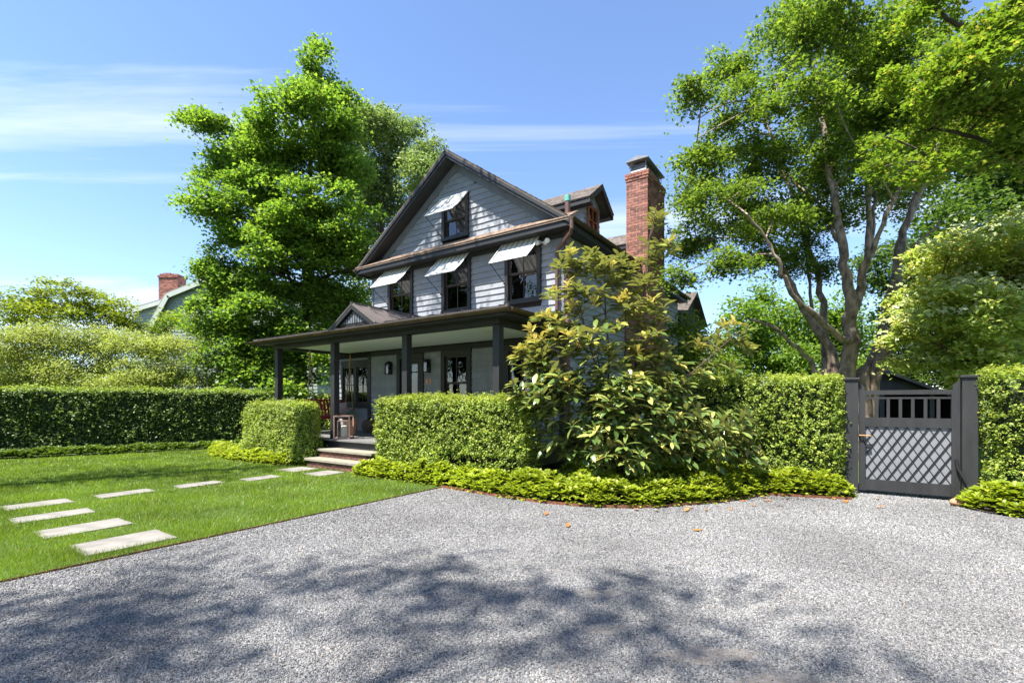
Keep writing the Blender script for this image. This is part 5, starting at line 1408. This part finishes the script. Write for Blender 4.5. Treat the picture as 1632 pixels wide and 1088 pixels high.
# ------------------------------------------------------------------ hedges
def lump(P, f=1.3):
    x, y, z = P[:, 0], P[:, 1], P[:, 2]
    return (np.sin(x * 2.1 * f + 1.3 * np.sin(z * 2.3 * f)) * np.sin(z * 2.9 * f + .7) + np.sin(x * 5.3 * f + y * 4.1 * f) * .5 * np.sin(z * 6.1 * f + 2) + np.sin(y * 2.7 * f + z * 1.9)) / 2.5
def hedge(label, org, rz, Lx, Ly, H, n, leaf, mats, rnd=.16, seed=1, depth=.15, amp=.075, gap=None, face=.38, lit_top=.8, low=.12, stems=True):
    """clipped hedge, local box 0..Lx, 0..Ly, 0..H; n leaves in its outer shell; gap: (fraction kept low down on the face)"""
    r = np.random.default_rng(seed); R = random.Random(seed)
    t = thing('hedge', label, 'hedge', org, rz)
    n_all = n; per_ = 8; n = n // per_
    ar = np.array([Lx * H, Lx * H * .45, Lx * Ly, Ly * H, Ly * H]); k = r.choice(5, n, p=ar / ar.sum())
    a, b = r.uniform(0, 1, n), r.uniform(0, 1, n)
    P = np.zeros((n, 3)); z = low + (H - low) * b
    for f in range(5):
        m = k == f
        if f == 0: P[m] = np.stack([a[m] * Lx, 0 * a[m], z[m]], 1)
        if f == 1: P[m] = np.stack([a[m] * Lx, 0 * a[m] + Ly, z[m]], 1)
        if f == 2: P[m] = np.stack([a[m] * Lx, b[m] * Ly, 0 * a[m] + H], 1)
        if f == 3: P[m] = np.stack([0 * a[m], a[m] * Ly, z[m]], 1)
        if f == 4: P[m] = np.stack([0 * a[m] + Lx, a[m] * Ly, z[m]], 1)
    lo = np.array([rnd, rnd, -9]); hi = np.array([Lx - rnd, Ly - rnd, H - rnd])
    c = np.clip(P, lo, hi); d = P - c; ln = np.linalg.norm(d, axis=1, keepdims=True)
    nrm = d / np.maximum(ln, 1e-6)
    P = c + nrm * rnd
    P = P + nrm * (amp * lump(P + seed * 3.1))[:, None]
    dep = r.uniform(0, 1, n) ** 1.6
    P = P - nrm * (dep * depth)[:, None]
    shoot = (r.uniform(0, 1, n) < .05) & (dep < .3); P[shoot] += nrm[shoot] * r.uniform(.01, .09, shoot.sum())[:, None]
    keep = np.ones(n, bool)
    if gap: keep = ~((P[:, 2] < gap[0] * H) & (r.uniform(0, 1, n) > gap[1]) & (P[:, 0] > gap[2]))
    P, nrm, dep = P[keep], nrm[keep], dep[keep]; n = len(P)
    P, nrm, dep = np.repeat(P, per_, 0), np.repeat(nrm, per_, 0), np.repeat(dep, per_); n = len(P)
    dirs = np.repeat(unit(nrm[::per_] * .8 + r.normal(size=(n // per_, 3)) * .5 + np.array([0, 0, .35])), per_, 0)
    al = r.uniform(-.6, 1, n)
    P = P + dirs * (al * leaf * 1.6)[:, None] + r.normal(size=(n, 3)) * leaf * .42
    dep = dep - al * .15
    V, Fc = leaf_quads(P, leaf * r.choice([.6, .85, 1.1, 1.3], n), .45, out=nrm, outw=.75, wid=.55, fold=.08, r=r)
    top = np.clip((P[:, 2] - (H - .16)) / .16, 0, 1)
    new = (dep < .4) & (r.uniform(0, 1, n) < face + (1 - face) * lit_top * top)  # outer new growth; extra pale leaves on top put top light into the colour
    o = link('leaves', np_mesh('leaves', V, Fc, mats, np.repeat(new.astype(int), 2)), t); o['kind'] = 'stuff'
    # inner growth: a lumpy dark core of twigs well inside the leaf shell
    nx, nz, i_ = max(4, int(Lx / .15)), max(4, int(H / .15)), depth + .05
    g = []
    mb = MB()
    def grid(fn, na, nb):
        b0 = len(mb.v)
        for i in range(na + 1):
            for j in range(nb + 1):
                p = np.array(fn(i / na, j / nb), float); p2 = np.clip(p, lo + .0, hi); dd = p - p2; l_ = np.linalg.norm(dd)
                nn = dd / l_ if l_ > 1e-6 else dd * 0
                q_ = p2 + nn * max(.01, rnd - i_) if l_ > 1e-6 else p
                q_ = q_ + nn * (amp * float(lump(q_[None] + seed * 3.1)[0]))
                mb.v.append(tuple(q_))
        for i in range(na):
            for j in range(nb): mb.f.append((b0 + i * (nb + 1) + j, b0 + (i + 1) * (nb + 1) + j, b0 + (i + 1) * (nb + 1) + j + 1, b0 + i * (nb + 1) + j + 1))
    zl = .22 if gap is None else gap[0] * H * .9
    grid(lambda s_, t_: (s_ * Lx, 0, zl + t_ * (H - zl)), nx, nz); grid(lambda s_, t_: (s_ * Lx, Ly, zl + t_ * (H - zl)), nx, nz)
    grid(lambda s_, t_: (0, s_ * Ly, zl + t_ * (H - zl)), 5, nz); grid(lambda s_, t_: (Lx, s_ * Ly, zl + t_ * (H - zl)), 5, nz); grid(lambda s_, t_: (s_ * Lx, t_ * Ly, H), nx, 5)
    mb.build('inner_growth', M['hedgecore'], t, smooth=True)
    if stems:
        st = MB()
        for k in range(max(3, int(Lx / .3))):
            x = R.uniform(.1, Lx - .1); y = R.uniform(.12, Ly - .12)
            for q_ in range(2): st.tube([(x, y, -.02), (x + R.uniform(-.1, .1), y + R.uniform(-.08, .08), H * .3), (x + R.uniform(-.2, .2), y + R.uniform(-.1, .1), H * .7)], [.016, .012, .005], 5)
        st.build('stems', M['twig'], t)
    return t
PV = [LEAF['privet'], LEAF['privet_new_lit']]; YW = [LEAF['yew'], LEAF['privet']]
hedge('clipped green hedge in front of the porch between the steps and the magnolia', site(-2.80, -3.05, 0), TH, 3.75, .62, 1.57, 66000, .042, PV, .19, 71, gap=(.36, .35, 1.9))
hedge('short rounded hedge on the lawn side of the porch steps', site(-7.95, -3.10, 0), TH, 2.86, .56, 1.53, 46000, .042, PV, .32, 72, amp=.09)
hedge('long clipped hedge running from the magnolia to the gate', site(.85, -.02, 0), TH, 4.32, .85, 1.97, 72000, .042, PV, .18, 73)
hedge('hedge with loose edge on the far side of the gate', site(6.84, -.08, 0), TH, 3.3, .95, 1.95, 44000, .042, PV, .22, 74, amp=.11)
_a = math.atan2(5.9, 8.72)
hedge('long dark green hedge along the far side of the lawn', (-18.6, 9.75, 0), math.atan2(.56, .83), 12.6, .9, 1.86, 110000, .062, YW, .10, 75, depth=.16, lit_top=.8, face=.06)
hedge('sunlit hedge top showing behind the porch swing', site(-11.6, 1.2, 0), TH, 3.2, .8, 1.78, 16000, .06, PV, .12, 76, lit_top=.9, stems=False)

# ------------------------------------------------------------------ ground cover beds
def inpoly(P, poly):
    x, y = P[:, 0], P[:, 1]; c = np.zeros(len(P), bool); n = len(poly); j = n - 1
    for i in range(n):
        xi, yi = poly[i]; xj, yj = poly[j]
        c ^= ((yi > y) != (yj > y)) & (x < (xj - xi) * (y - yi) / (yj - yi + 1e-12) + xi); j = i
    return c
def edged(P, poly):
    d = np.full(len(P), 9.0); n = len(poly)
    for i in range(n):
        a, b = np.array(poly[i]), np.array(poly[(i + 1) % n]); ab = b - a
        t = np.clip(((P - a) @ ab) / (ab @ ab), 0, 1); d = np.minimum(d, np.linalg.norm(P - (a + t[:, None] * ab), axis=1))
    return d
def groundcover(label, poly, dens, hmax, leaf, mat, seed, z0=.03, name='ground_cover', bed=True):
    r = np.random.default_rng(seed); A = np.array(poly); lo, hi = A.min(0), A.max(0)
    n = int(dens * np.prod(hi - lo)); P = r.uniform(lo, hi, (n, 2)); P = P[inpoly(P, poly)]; n = len(P)
    d = edged(P, poly)
    h = np.minimum(hmax, .05 + d * 1.1) * (1 + .22 * np.sin(P[:, 0] * 4.3) * np.sin(P[:, 1] * 5.1 + P[:, 0]) + .12 * np.sin(P[:, 0] * 11 + P[:, 1] * 9)) * r.uniform(.72, 1.1, n)
    tip = np.column_stack([P, z0 + h]); Vs = []; nl = 7
    lean = r.normal(size=(n, 2)) * .8
    for tier in range(2):
        k = nl if tier == 0 else 5
        for q_ in range(k):
            a = q_ * 2 * math.pi / k + r.uniform(-.3, .3, n) + tier; el = r.uniform(.1, .95, n) - tier * .45
            dv = unit(np.stack([np.cos(a) * np.cos(el) + lean[:, 0] * .3, np.sin(a) * np.cos(el) + lean[:, 1] * .3, np.sin(el)], 1)); sd = unit(np.cross(dv, np.array([0, 0, 1.0]))); up_ = np.cross(sd, dv)
            L = (leaf * r.uniform(.7, 1.2, n))[:, None]; c = tip - np.array([0, 0, tier * leaf * .7])
            b = c + dv * L * .15
            Vs.append(np.stack([b, b + dv * L * .6 + sd * L * .34 + up_ * L * .06, b + dv * L - up_ * L * .10, b + dv * L * .6 - sd * L * .34 + up_ * L * .06], 1))
    V = np.concatenate(Vs, 0).reshape(-1, 3)
    Fq = np.arange(len(V)).reshape(-1, 4); Fc = np.concatenate([Fq[:, [0, 1, 2]], Fq[:, [0, 2, 3]]], 0)
    o = link(name, np_mesh(name, site_np(V), Fc, mat)); tag(o, label, 'ground cover', kind='stuff')
    return o
BED = [(-3.02, -3.42), (-2.0, -3.36), (-.45, -3.32), (.69, -3.42), (1.5, -3.43), (2.1, -3.32), (2.62, -3.08), (3.05, -2.72), (3.45, -2.2), (3.75, -1.75), (3.98, -1.25), (4.15, -.9), (4.7, -.72), (5.28, -.55), (5.26, -.1), (4.9, .02), (.9, .02), (.9, -2.5), (-3.0, -2.98)]
BED2 = [(-11.1, -2.45), (-10.2, -3.0), (-8.8, -3.45), (-7.2, -3.62), (-5.75, -3.45), (-5.12, -3.1), (-5.1, -2.75), (-8.0, -2.3)]
BED3 = [(6.60, .08), (6.55, -.25), (6.75, -.62), (7.3, -.80), (8.4, -.85), (10, -.8), (10, .1), (6.8, .1)]
sheet('planting_bed', BED + [], .02, M['soil']); sheet('planting_bed', BED2, .02, M['soil']); sheet('planting_bed', BED3, .02, M['soil'])
groundcover('bright yellow green ground cover along the gravel and the front hedge', BED, 330, .27, .085, LEAF['pachy'], 81)
groundcover('bright ground cover round the foot of the short rounded hedge', BED2, 270, .20, .088, LEAF['pachy'], 82)
groundcover('bright ground cover at the foot of the hedge beside the gate', BED3, 330, .28, .085, LEAF['pachy'], 83)
def wsite(x, y):
    p = np.array([x, y]) - ORG; return (float(-(p @ DL)), float(p @ DR))
BED4 = [wsite(*p) for p in ((-18.2, 9.5), (-8.4, 16.1), (-8.1, 15.7), (-12, 12.95), (-17.9, 8.95))]
sheet('planting_bed', BED4, .02, M['soil'])
groundcover('darker low ground cover along the foot of the long dark hedge', BED4, 190, .17, .085, leafmat('dark ground cover leaf', [(.045, .09, .012), (.09, .15, .018), (.14, .20, .026)], .38, (1.5, 1.5, .8)), 84)

# ------------------------------------------------------------------ magnolia shrub
base = site(2.0, -1.62, 0); bW = np.array(base); Yg = base.y
mag = thing('magnolia_shrub', 'large leathery leaved magnolia with yellowing new leaves in front of the house', 'shrub', base)
R = random.Random(90); r = np.random.default_rng(90)
LB = [(905, 420, 40, 28, 0), (960, 425, 50, 34, 0), (1000, 440, 46, 40, .1), (1048, 345, 8, 20, .2), (1052, 395, 26, 34, .2), (930, 480, 70, 36, -.1), (1010, 500, 60, 40, 0), (875, 530, 52, 34, -.1), (950, 550, 76, 40, -.3), (1030, 560, 56, 40, -.2), (850, 575, 32, 22, 0), (905, 610, 66, 34, -.3), (860, 620, 44, 40, -.5), (855, 585, 34, 30, -.2), (840, 560, 20, 16, -.1), (1010, 650, 80, 50, -.6), (985, 620, 76, 40, -.5), (1060, 620, 50, 36, -.3), (870, 655, 36, 30, -.1), (935, 680, 70, 36, -.5), (1020, 690, 74, 36, -.7), (1095, 665, 56, 34, -.5), (1150, 690, 50, 28, -.5), (1190, 715, 34, 20, -.4), (1120, 715, 56, 22, -.7), (900, 710, 44, 20, -.4), (990, 725, 70, 18, -.7), (1130, 550, 46, 18, .2), (1170, 530, 40, 22, .3), (1200, 545, 22, 20, .3), (1145, 580, 40, 14, .2), (1100, 590, 34, 18, .1), (1180, 665, 26, 16, -.3)]
wd = Wood()
for u, v in ((905, 430), (960, 400), (1000, 470), (1045, 330), (870, 540), (1030, 540), (950, 560), (900, 640), (1080, 640), (1150, 690), (1180, 530), (1010, 680), (1120, 700), (880, 690)):
    e = W(u, v, Yg + R.uniform(-.6, .4)); s_ = bW + np.array([R.uniform(-.18, .18), R.uniform(-.18, .18), 0]); m_ = s_ * .5 + e * .5 + np.array([0, 0, .25]); m_[0] = s_[0] + (e[0] - s_[0]) * .38
    wd.limb([s_, m_, e], R.uniform(.022, .036), .007, 6, .03, R=R)
tips = []
for u, v, ru, rv, dY in LB:
    n = max(5, int(ru * rv / (120 if u > 1095 and v < 600 else 70 if v < 560 else 46))); c = W(u, v, Yg + dY); rr = np.array([ru, max(ru, rv) * .85, rv]) / FPX * Yg
    tips.append(c + ball(n, r, 2.0) * rr)
tips = np.concatenate(tips)
for c in tips: wd.reach(c, .010, .004, 4, .05, R, .06, 2)
wd.build(mag, bW, M['twig'], 'stems')
def big_leaf(m, L=1.0, wmax=.19, nseg=4, name='leaf'):
    prof = [(0, .02), (.25, .62), (.55, 1.0), (.8, .72), (1.0, .02)]
    V, Fq = [], []
    for i, (t, w_) in enumerate(prof):
        zc = -.22 * t * t; V += [(t, 0, zc), (t, w_ * wmax, zc + .045 * w_), (t, -w_ * wmax, zc + .045 * w_)]
    for i in range(4):
        a, b = i * 3, i * 3 + 3
        Fq += [(a, b, b + 1, a + 1), (a, a + 2, b + 2, b)]
    return np.array(V), np.array(Fq)
BLV, BLF = big_leaf(None)
def frames(dv, roll=0):
    x = unit(dv); z = np.array([0, 0, 1.0]) - x * x[:, 2:3]; z = unit(z + 1e-6); y = np.cross(z, x)
    return x, y, z
rows = []
for c in tips:
    n = R.randint(7, 11); ax = unit((c - (bW + np.array([0, 0, 1.2])))[None])[0] * .6 + np.array([0, 0, .8]); ax /= np.linalg.norm(ax)
    a0 = np.cross(ax, [0.3, .9, .1]); a0 /= np.linalg.norm(a0); b0 = np.cross(ax, a0)
    young = c[2] > 2.3 and R.random() < .25
    for k in range(n):
        t = 2.4 * k; el = R.uniform(-.1, .85) if not young else R.uniform(.3, 1.1)
        d = (a0 * math.cos(t) + b0 * math.sin(t)) * math.cos(el) + ax * math.sin(el)
        rows.append((c - ax * R.uniform(0, .10), d, R.uniform(.15, .245) * (.8 if young else 1), young, R.uniform(-.5, .5)))
org = np.array([x[0] for x in rows]); dv = np.array([x[1] for x in rows]); ln = np.array([x[2] for x in rows]); yg = np.array([x[3] for x in rows])
X, Y_, Z_ = frames(dv); rl = np.array([x[4] for x in rows])[:, None]
Y2_ = Y_ * np.cos(rl) + Z_ * np.sin(rl); Z2_ = np.cross(X, Y2_)
depth = org[:, 1] - .15 * (ln / .2); order = np.argsort(depth)
yg = np.where(yg, 1, np.where(org[:, 2] + rng.normal(size=len(org)) * .25 < 2.0, 2, 0))
meshes = [np_mesh('leaf', BLV, BLF, LEAF[k], smooth=True) for k in ('magnolia', 'magnolia_new', 'magnolia_low')]
for i in order[:300]:
    o = link('leaf', meshes[int(yg[i])], mag)
    mt = Matrix.Identity(4)
    for k in range(3):
        mt[k][0], mt[k][1], mt[k][2], mt[k][3] = X[i, k] * ln[i], Y2_[i, k] * ln[i], Z2_[i, k] * ln[i], org[i, k] - bW[k]
    o.matrix_local = mt
rest = order[300:]
V = org[rest][:, None] - bW + (BLV[None, :, 0:1] * X[rest][:, None] + BLV[None, :, 1:2] * Y2_[rest][:, None] + BLV[None, :, 2:3] * Z2_[rest][:, None]) * ln[rest][:, None, None]
Fc = (np.arange(len(rest))[:, None, None] * len(BLV) + BLF[None]).reshape(-1, 4)
o = link('foliage', np_mesh('foliage', V.reshape(-1, 3), Fc, [LEAF['magnolia'], LEAF['magnolia_new'], LEAF['magnolia_low']], np.repeat(yg[rest].astype(int), len(BLF)), smooth=True), mag); o['kind'] = 'stuff'

# the potted plant's leaves
P = ball(420, rng, 2) * np.array([.24, .24, .17]) + np.array([0, 0, .56])
V, Fc = leaf_quads(P, .075, .6, wid=.3); o = link('foliage', np_mesh('foliage', V, Fc, LEAF['silver']), pp); o['kind'] = 'stuff'

# ------------------------------------------------------------------ lawn
def grass(polys_holes, seed=101):
    r = np.random.default_rng(seed); out = []
    holes = [(x, y, sx, sy, rz) for x, y, sx, sy, rz, _ in ST]
    LAWN = [(-30, -16), (-.605, -16), (-.605, -3.3), (-1.2, -3.36), (-3.0, -3.35), (-3.0, -3.15), (-5.15, -3.15), (-5.75, -3.45), (-7.2, -3.6), (-8.8, -3.43), (-10.2, -2.98), (-11.1, -2.4), (-12, 3), (-30, 3)]
    bands = [(2.5, 5.5, 8500, .055, .0042), (5.5, 8.0, 5200, .055, .0055), (8, 11, 3000, .055, .008), (11, 16.5, 1900, .055, .012)]
    for y0, y1, den, hh, ww in bands:
        x0, x1 = -1.12 * y1 - .3, .2
        n = int(den * (x1 - x0) * (y1 - y0)); Q = np.column_stack([r.uniform(x0, x1, n), r.uniform(y0, y1, n)])
        Q = Q[Q[:, 0] > -1.12 * Q[:, 1] - .3]
        q_ = Q - ORG; L_ = np.column_stack([-(q_ @ DL), q_ @ DR])
        k = inpoly(L_, LAWN)
        s1 = (Q[:, 0] + 17.9) * .556 - (Q[:, 1] - 8.95) * .83   # keep off the bed at the long hedge
        k &= (s1 > -.05)
        for hx, hy, sx, sy, rz in holes:
            k &= ~((np.abs(L_[:, 0] - hx) < sx / 2 - .022) & (np.abs(L_[:, 1] - hy) < sy / 2 - .022))
        Q = Q[k]; n = len(Q)
        pat = .8 + .3 * np.sin(Q[:, 0] * 3.1 + np.sin(Q[:, 1] * 2.3)) * np.sin(Q[:, 1] * 3.7)
        h = hh * r.uniform(.5, 1.3, n) * pat; a = r.uniform(0, 2 * np.pi, n); lean = r.uniform(.1, .9, n) * h
        b = np.column_stack([Q, np.full(n, .01)]); sd = np.column_stack([np.cos(a), np.sin(a), 0 * a]); ld = np.column_stack([-np.sin(a), np.cos(a), 0 * a])
        tw = r.uniform(-.7, .7, n)[:, None]
        tip = b + (ld + sd * tw) * lean[:, None]; tip[:, 2] += h
        w_ = (ww * r.uniform(.7, 1.2, n))[:, None]
        out.append(np.stack([b - sd * w_ * .5, b + sd * w_ * .5, tip], 1))
    V = np.concatenate(out).reshape(-1, 3)
    o = link('grass', np_mesh('grass', V, np.arange(len(V)).reshape(-1, 3), LEAF['grass'])); tag(o, 'short bright green lawn grass between the hedges and the gravel', 'grass', kind='stuff')
    return len(V) // 3
NGR = grass(None)

# ------------------------------------------------------------------ loose gravel stones (geometry nodes, far too many to count)
def gravel(seed=111):
    r = np.random.default_rng(seed); out = []
    for y0, y1, den, lo, hi in ((2.2, 3.6, 11000, .008, .0155), (3.6, 5.2, 7500, .009, .017), (5.2, 8.9, 3600, .011, .020)):
        x0, x1 = -1.12 * y1, 1.12 * y1; n = int(den * (x1 - x0) * (y1 - y0)); Q = np.column_stack([r.uniform(x0, x1, n), r.uniform(y0, y1, n)])
        Q = Q[np.abs(Q[:, 0]) < 1.12 * Q[:, 1] + .2]; q_ = Q - ORG; L_ = np.column_stack([-(q_ @ DL), q_ @ DR])
        k = (L_[:, 0] > -.60) & ~inpoly(L_, BED) & ~inpoly(L_, BED3) & (L_[:, 1] < .5)
        thin = .5 + .5 * np.sin(Q[:, 0] * 1.9 + 1.2 * np.sin(Q[:, 1] * 1.7)) * np.sin(Q[:, 1] * 2.3 + Q[:, 0])
        k &= r.uniform(0, 1, len(Q)) < .55 + .45 * np.clip(1.6 - thin, 0, 1)
        for wb_ in WORN: k &= ~(inpoly(Q + r.normal(size=Q.shape) * .03, wb_) & (r.uniform(0, 1, len(Q)) < .6))
        Q = Q[k]; s_ = r.uniform(lo, hi, len(Q)); out.append(np.column_stack([Q, s_ * .12, s_]))
    A = np.concatenate(out).astype(np.float32); n = len(A)
    me = bpy.data.meshes.new('gravel'); me.vertices.add(n); me.vertices.foreach_set('co', np.ascontiguousarray(A[:, :3]).ravel())
    at = me.attributes.new('size', 'FLOAT', 'POINT'); at.data.foreach_set('value', np.ascontiguousarray(A[:, 3]))
    rt = me.attributes.new('turn', 'FLOAT_VECTOR', 'POINT'); rt.data.foreach_set('vector', r.uniform(-3.14, 3.14, (n, 3)).astype(np.float32).ravel())
    me.materials.append(M['stone'])
    o = link('gravel', me); tag(o, 'loose blue grey gravel chippings over the whole drive', 'gravel', kind='stuff')
    ng = bpy.data.node_groups.new('gravel_stones', 'GeometryNodeTree')
    ng.interface.new_socket('Geometry', in_out='INPUT', socket_type='NodeSocketGeometry'); ng.interface.new_socket('Geometry', in_out='OUTPUT', socket_type='NodeSocketGeometry')
    N, L = ng.nodes, ng.links
    gi, go = N.new('NodeGroupInput'), N.new('NodeGroupOutput')
    ico = N.new('GeometryNodeMeshIcoSphere'); ico.inputs['Subdivisions'].default_value = 1; ico.inputs['Radius'].default_value = .5
    sp = N.new('GeometryNodeSetPosition'); rv = N.new('FunctionNodeRandomValue'); rv.data_type = 'FLOAT_VECTOR'
    rv.inputs[0].default_value = (-.16, -.16, -.16); rv.inputs[1].default_value = (.16, .16, .16)
    L.new(ico.outputs[0], sp.inputs[0]); L.new(rv.outputs[0], sp.inputs['Offset'])
    tr = N.new('GeometryNodeTransform'); tr.inputs['Scale'].default_value = (1.25, .95, .62); L.new(sp.outputs[0], tr.inputs[0])
    sm = N.new('GeometryNodeSetMaterial'); sm.inputs['Material'].default_value = M['stone']; L.new(tr.outputs[0], sm.inputs[0])
    iop = N.new('GeometryNodeInstanceOnPoints')
    na = N.new('GeometryNodeInputNamedAttribute'); na.data_type = 'FLOAT'; na.inputs[0].default_value = 'size'
    nr = N.new('GeometryNodeInputNamedAttribute'); nr.data_type = 'FLOAT_VECTOR'; nr.inputs[0].default_value = 'turn'
    L.new(gi.outputs[0], iop.inputs['Points']); L.new(sm.outputs[0], iop.inputs['Instance'])
    L.new(na.outputs['Attribute'], iop.inputs['Scale']); L.new(nr.outputs['Attribute'], iop.inputs['Rotation'])
    L.new(iop.outputs[0], go.inputs[0])
    md = o.modifiers.new('stones', 'NODES'); md.node_group = ng
    return n
def blob(cx, cy, rx, ry, seed):
    R = random.Random(seed); ph = [R.uniform(0, 6.28) for _ in range(4)]
    return [(cx + rx * math.cos(t) * (1 + .22 * math.sin(2 * t + ph[0]) + .13 * math.sin(5 * t + ph[1]) + .07 * math.sin(11 * t + ph[2])), cy + ry * math.sin(t) * (1 + .2 * math.sin(3 * t + ph[3]) + .1 * math.sin(7 * t + ph[0]))) for t in np.linspace(0, 2 * math.pi, 48, endpoint=False)]
WORN = [blob(1.18, 2.82, .28, .10, 1), blob(.62, 3.15, .14, .07, 2), blob(1.45, 2.55, .22, .08, 3), blob(.66, 3.72, .16, .10, 4)]
M['fines'] = surf('sandy gravel fines', (0.20, 0.175, 0.15), 0.95, 0.3, 14, 0.9, 160)
for wb_ in WORN:
    me = bpy.data.meshes.new('worn_patch'); me.from_pydata([(x, y, .003) for x, y in wb_], [], [tuple(range(len(wb_)))]); me.materials.append(M['fines']); o = link('worn_patch', me); o['kind'] = 'structure'
NST = gravel()

# ------------------------------------------------------------------ edging, fallen leaves, stray stone
def edging(label, pts, h=.035):
    mb = MB()
    for a, b in zip(pts[:-1], pts[1:]):
        pa, pb = site(*a), site(*b); mb.bar((pa.x, pa.y, h / 2), (pb.x, pb.y, h / 2), .008, h)
    o = mb.build('garden_edging', M['rust']); tag(o, label, 'edging')
edging('straight rusty steel edging between lawn and gravel', [(-.625, -16), (-.62, -10), (-.628, -8), (-.62, -6), (-.63, -4.5), (-.615, -3.34)], .02)
edging('curved rusty steel edging round the ground cover bed', [(-.615, -3.345)] + [(x, y - .02) for x, y in BED[3:12]] + [(4.7, -.75), (5.28, -.58)], .045)
lv = MB(); lv.v = [(0, 0, 0), (.25, .14, .02), (.6, .17, .035), (1, 0, .06), (.6, -.17, .015), (.25, -.14, .0), (.5, 0, -.0)]; lv.f = [(0, 6, 1), (1, 6, 2), (2, 6, 3), (3, 6, 4), (4, 6, 5), (5, 6, 0)]
lme = [lv.mesh('fallen_leaf', LEAF['litter'])]
R = random.Random(120)
spots = [(995, 806), (1010, 812), (1045, 814), (1090, 816), (1105, 810), (1125, 812), (1150, 808), (1165, 803), (1180, 800), (1196, 797), (1205, 806), (1230, 800), (1210, 792), (1250, 806), (1215, 798), (1160, 813), (1395, 810), (1400, 795), (1345, 802), (905, 842), (1120, 845), (868, 822), (1330, 797)]
for u, v in spots:
    Y = EYE * FPX / (v - HV)
    o = link('fallen_leaf', lme[0]); s_ = R.uniform(.10, .17)
    o.location = ((u - CX) / FPX * Y, Y, .018); o.scale = (s_, s_, s_); o.rotation_euler = (R.uniform(-.25, .25), R.uniform(-.2, .1), R.uniform(0, 6.28))
    tag(o, ('dry brown magnolia leaf on the gravel in front of the gate' if u > 1320 else 'dry orange brown leaf on open gravel away from the ground cover' if v > 818 else 'dry orange brown magnolia leaf on the gravel along the curved bed edging'), 'leaf', 'fallen leaves on the gravel')
r = np.random.default_rng(121); V = ball(200, r, 50)
mb = MB()
for i in range(7):
    for j in range(10):
        th, ph = math.pi * i / 6, 2 * math.pi * j / 10; k = 1 + .1 * math.sin(3 * ph + i)
        mb.v.append((.13 * k * math.sin(th) * math.cos(ph), .085 * k * math.sin(th) * math.sin(ph), .055 + .06 * math.cos(th)))
for i in range(6):
    for j in range(10): mb.f.append((i * 10 + j, (i + 1) * 10 + j, (i + 1) * 10 + (j + 1) % 10, i * 10 + (j + 1) % 10))
o = mb.build('garden_stone', M['terracotta'], smooth=True); Y = EYE * FPX / (806 - HV); o.location = ((1528 - CX) / FPX * Y, Y, 0); tag(o, 'smooth reddish brown stone at the foot of the gate side ground cover', 'stone')
print('grass blades', NGR, 'stones', NST)
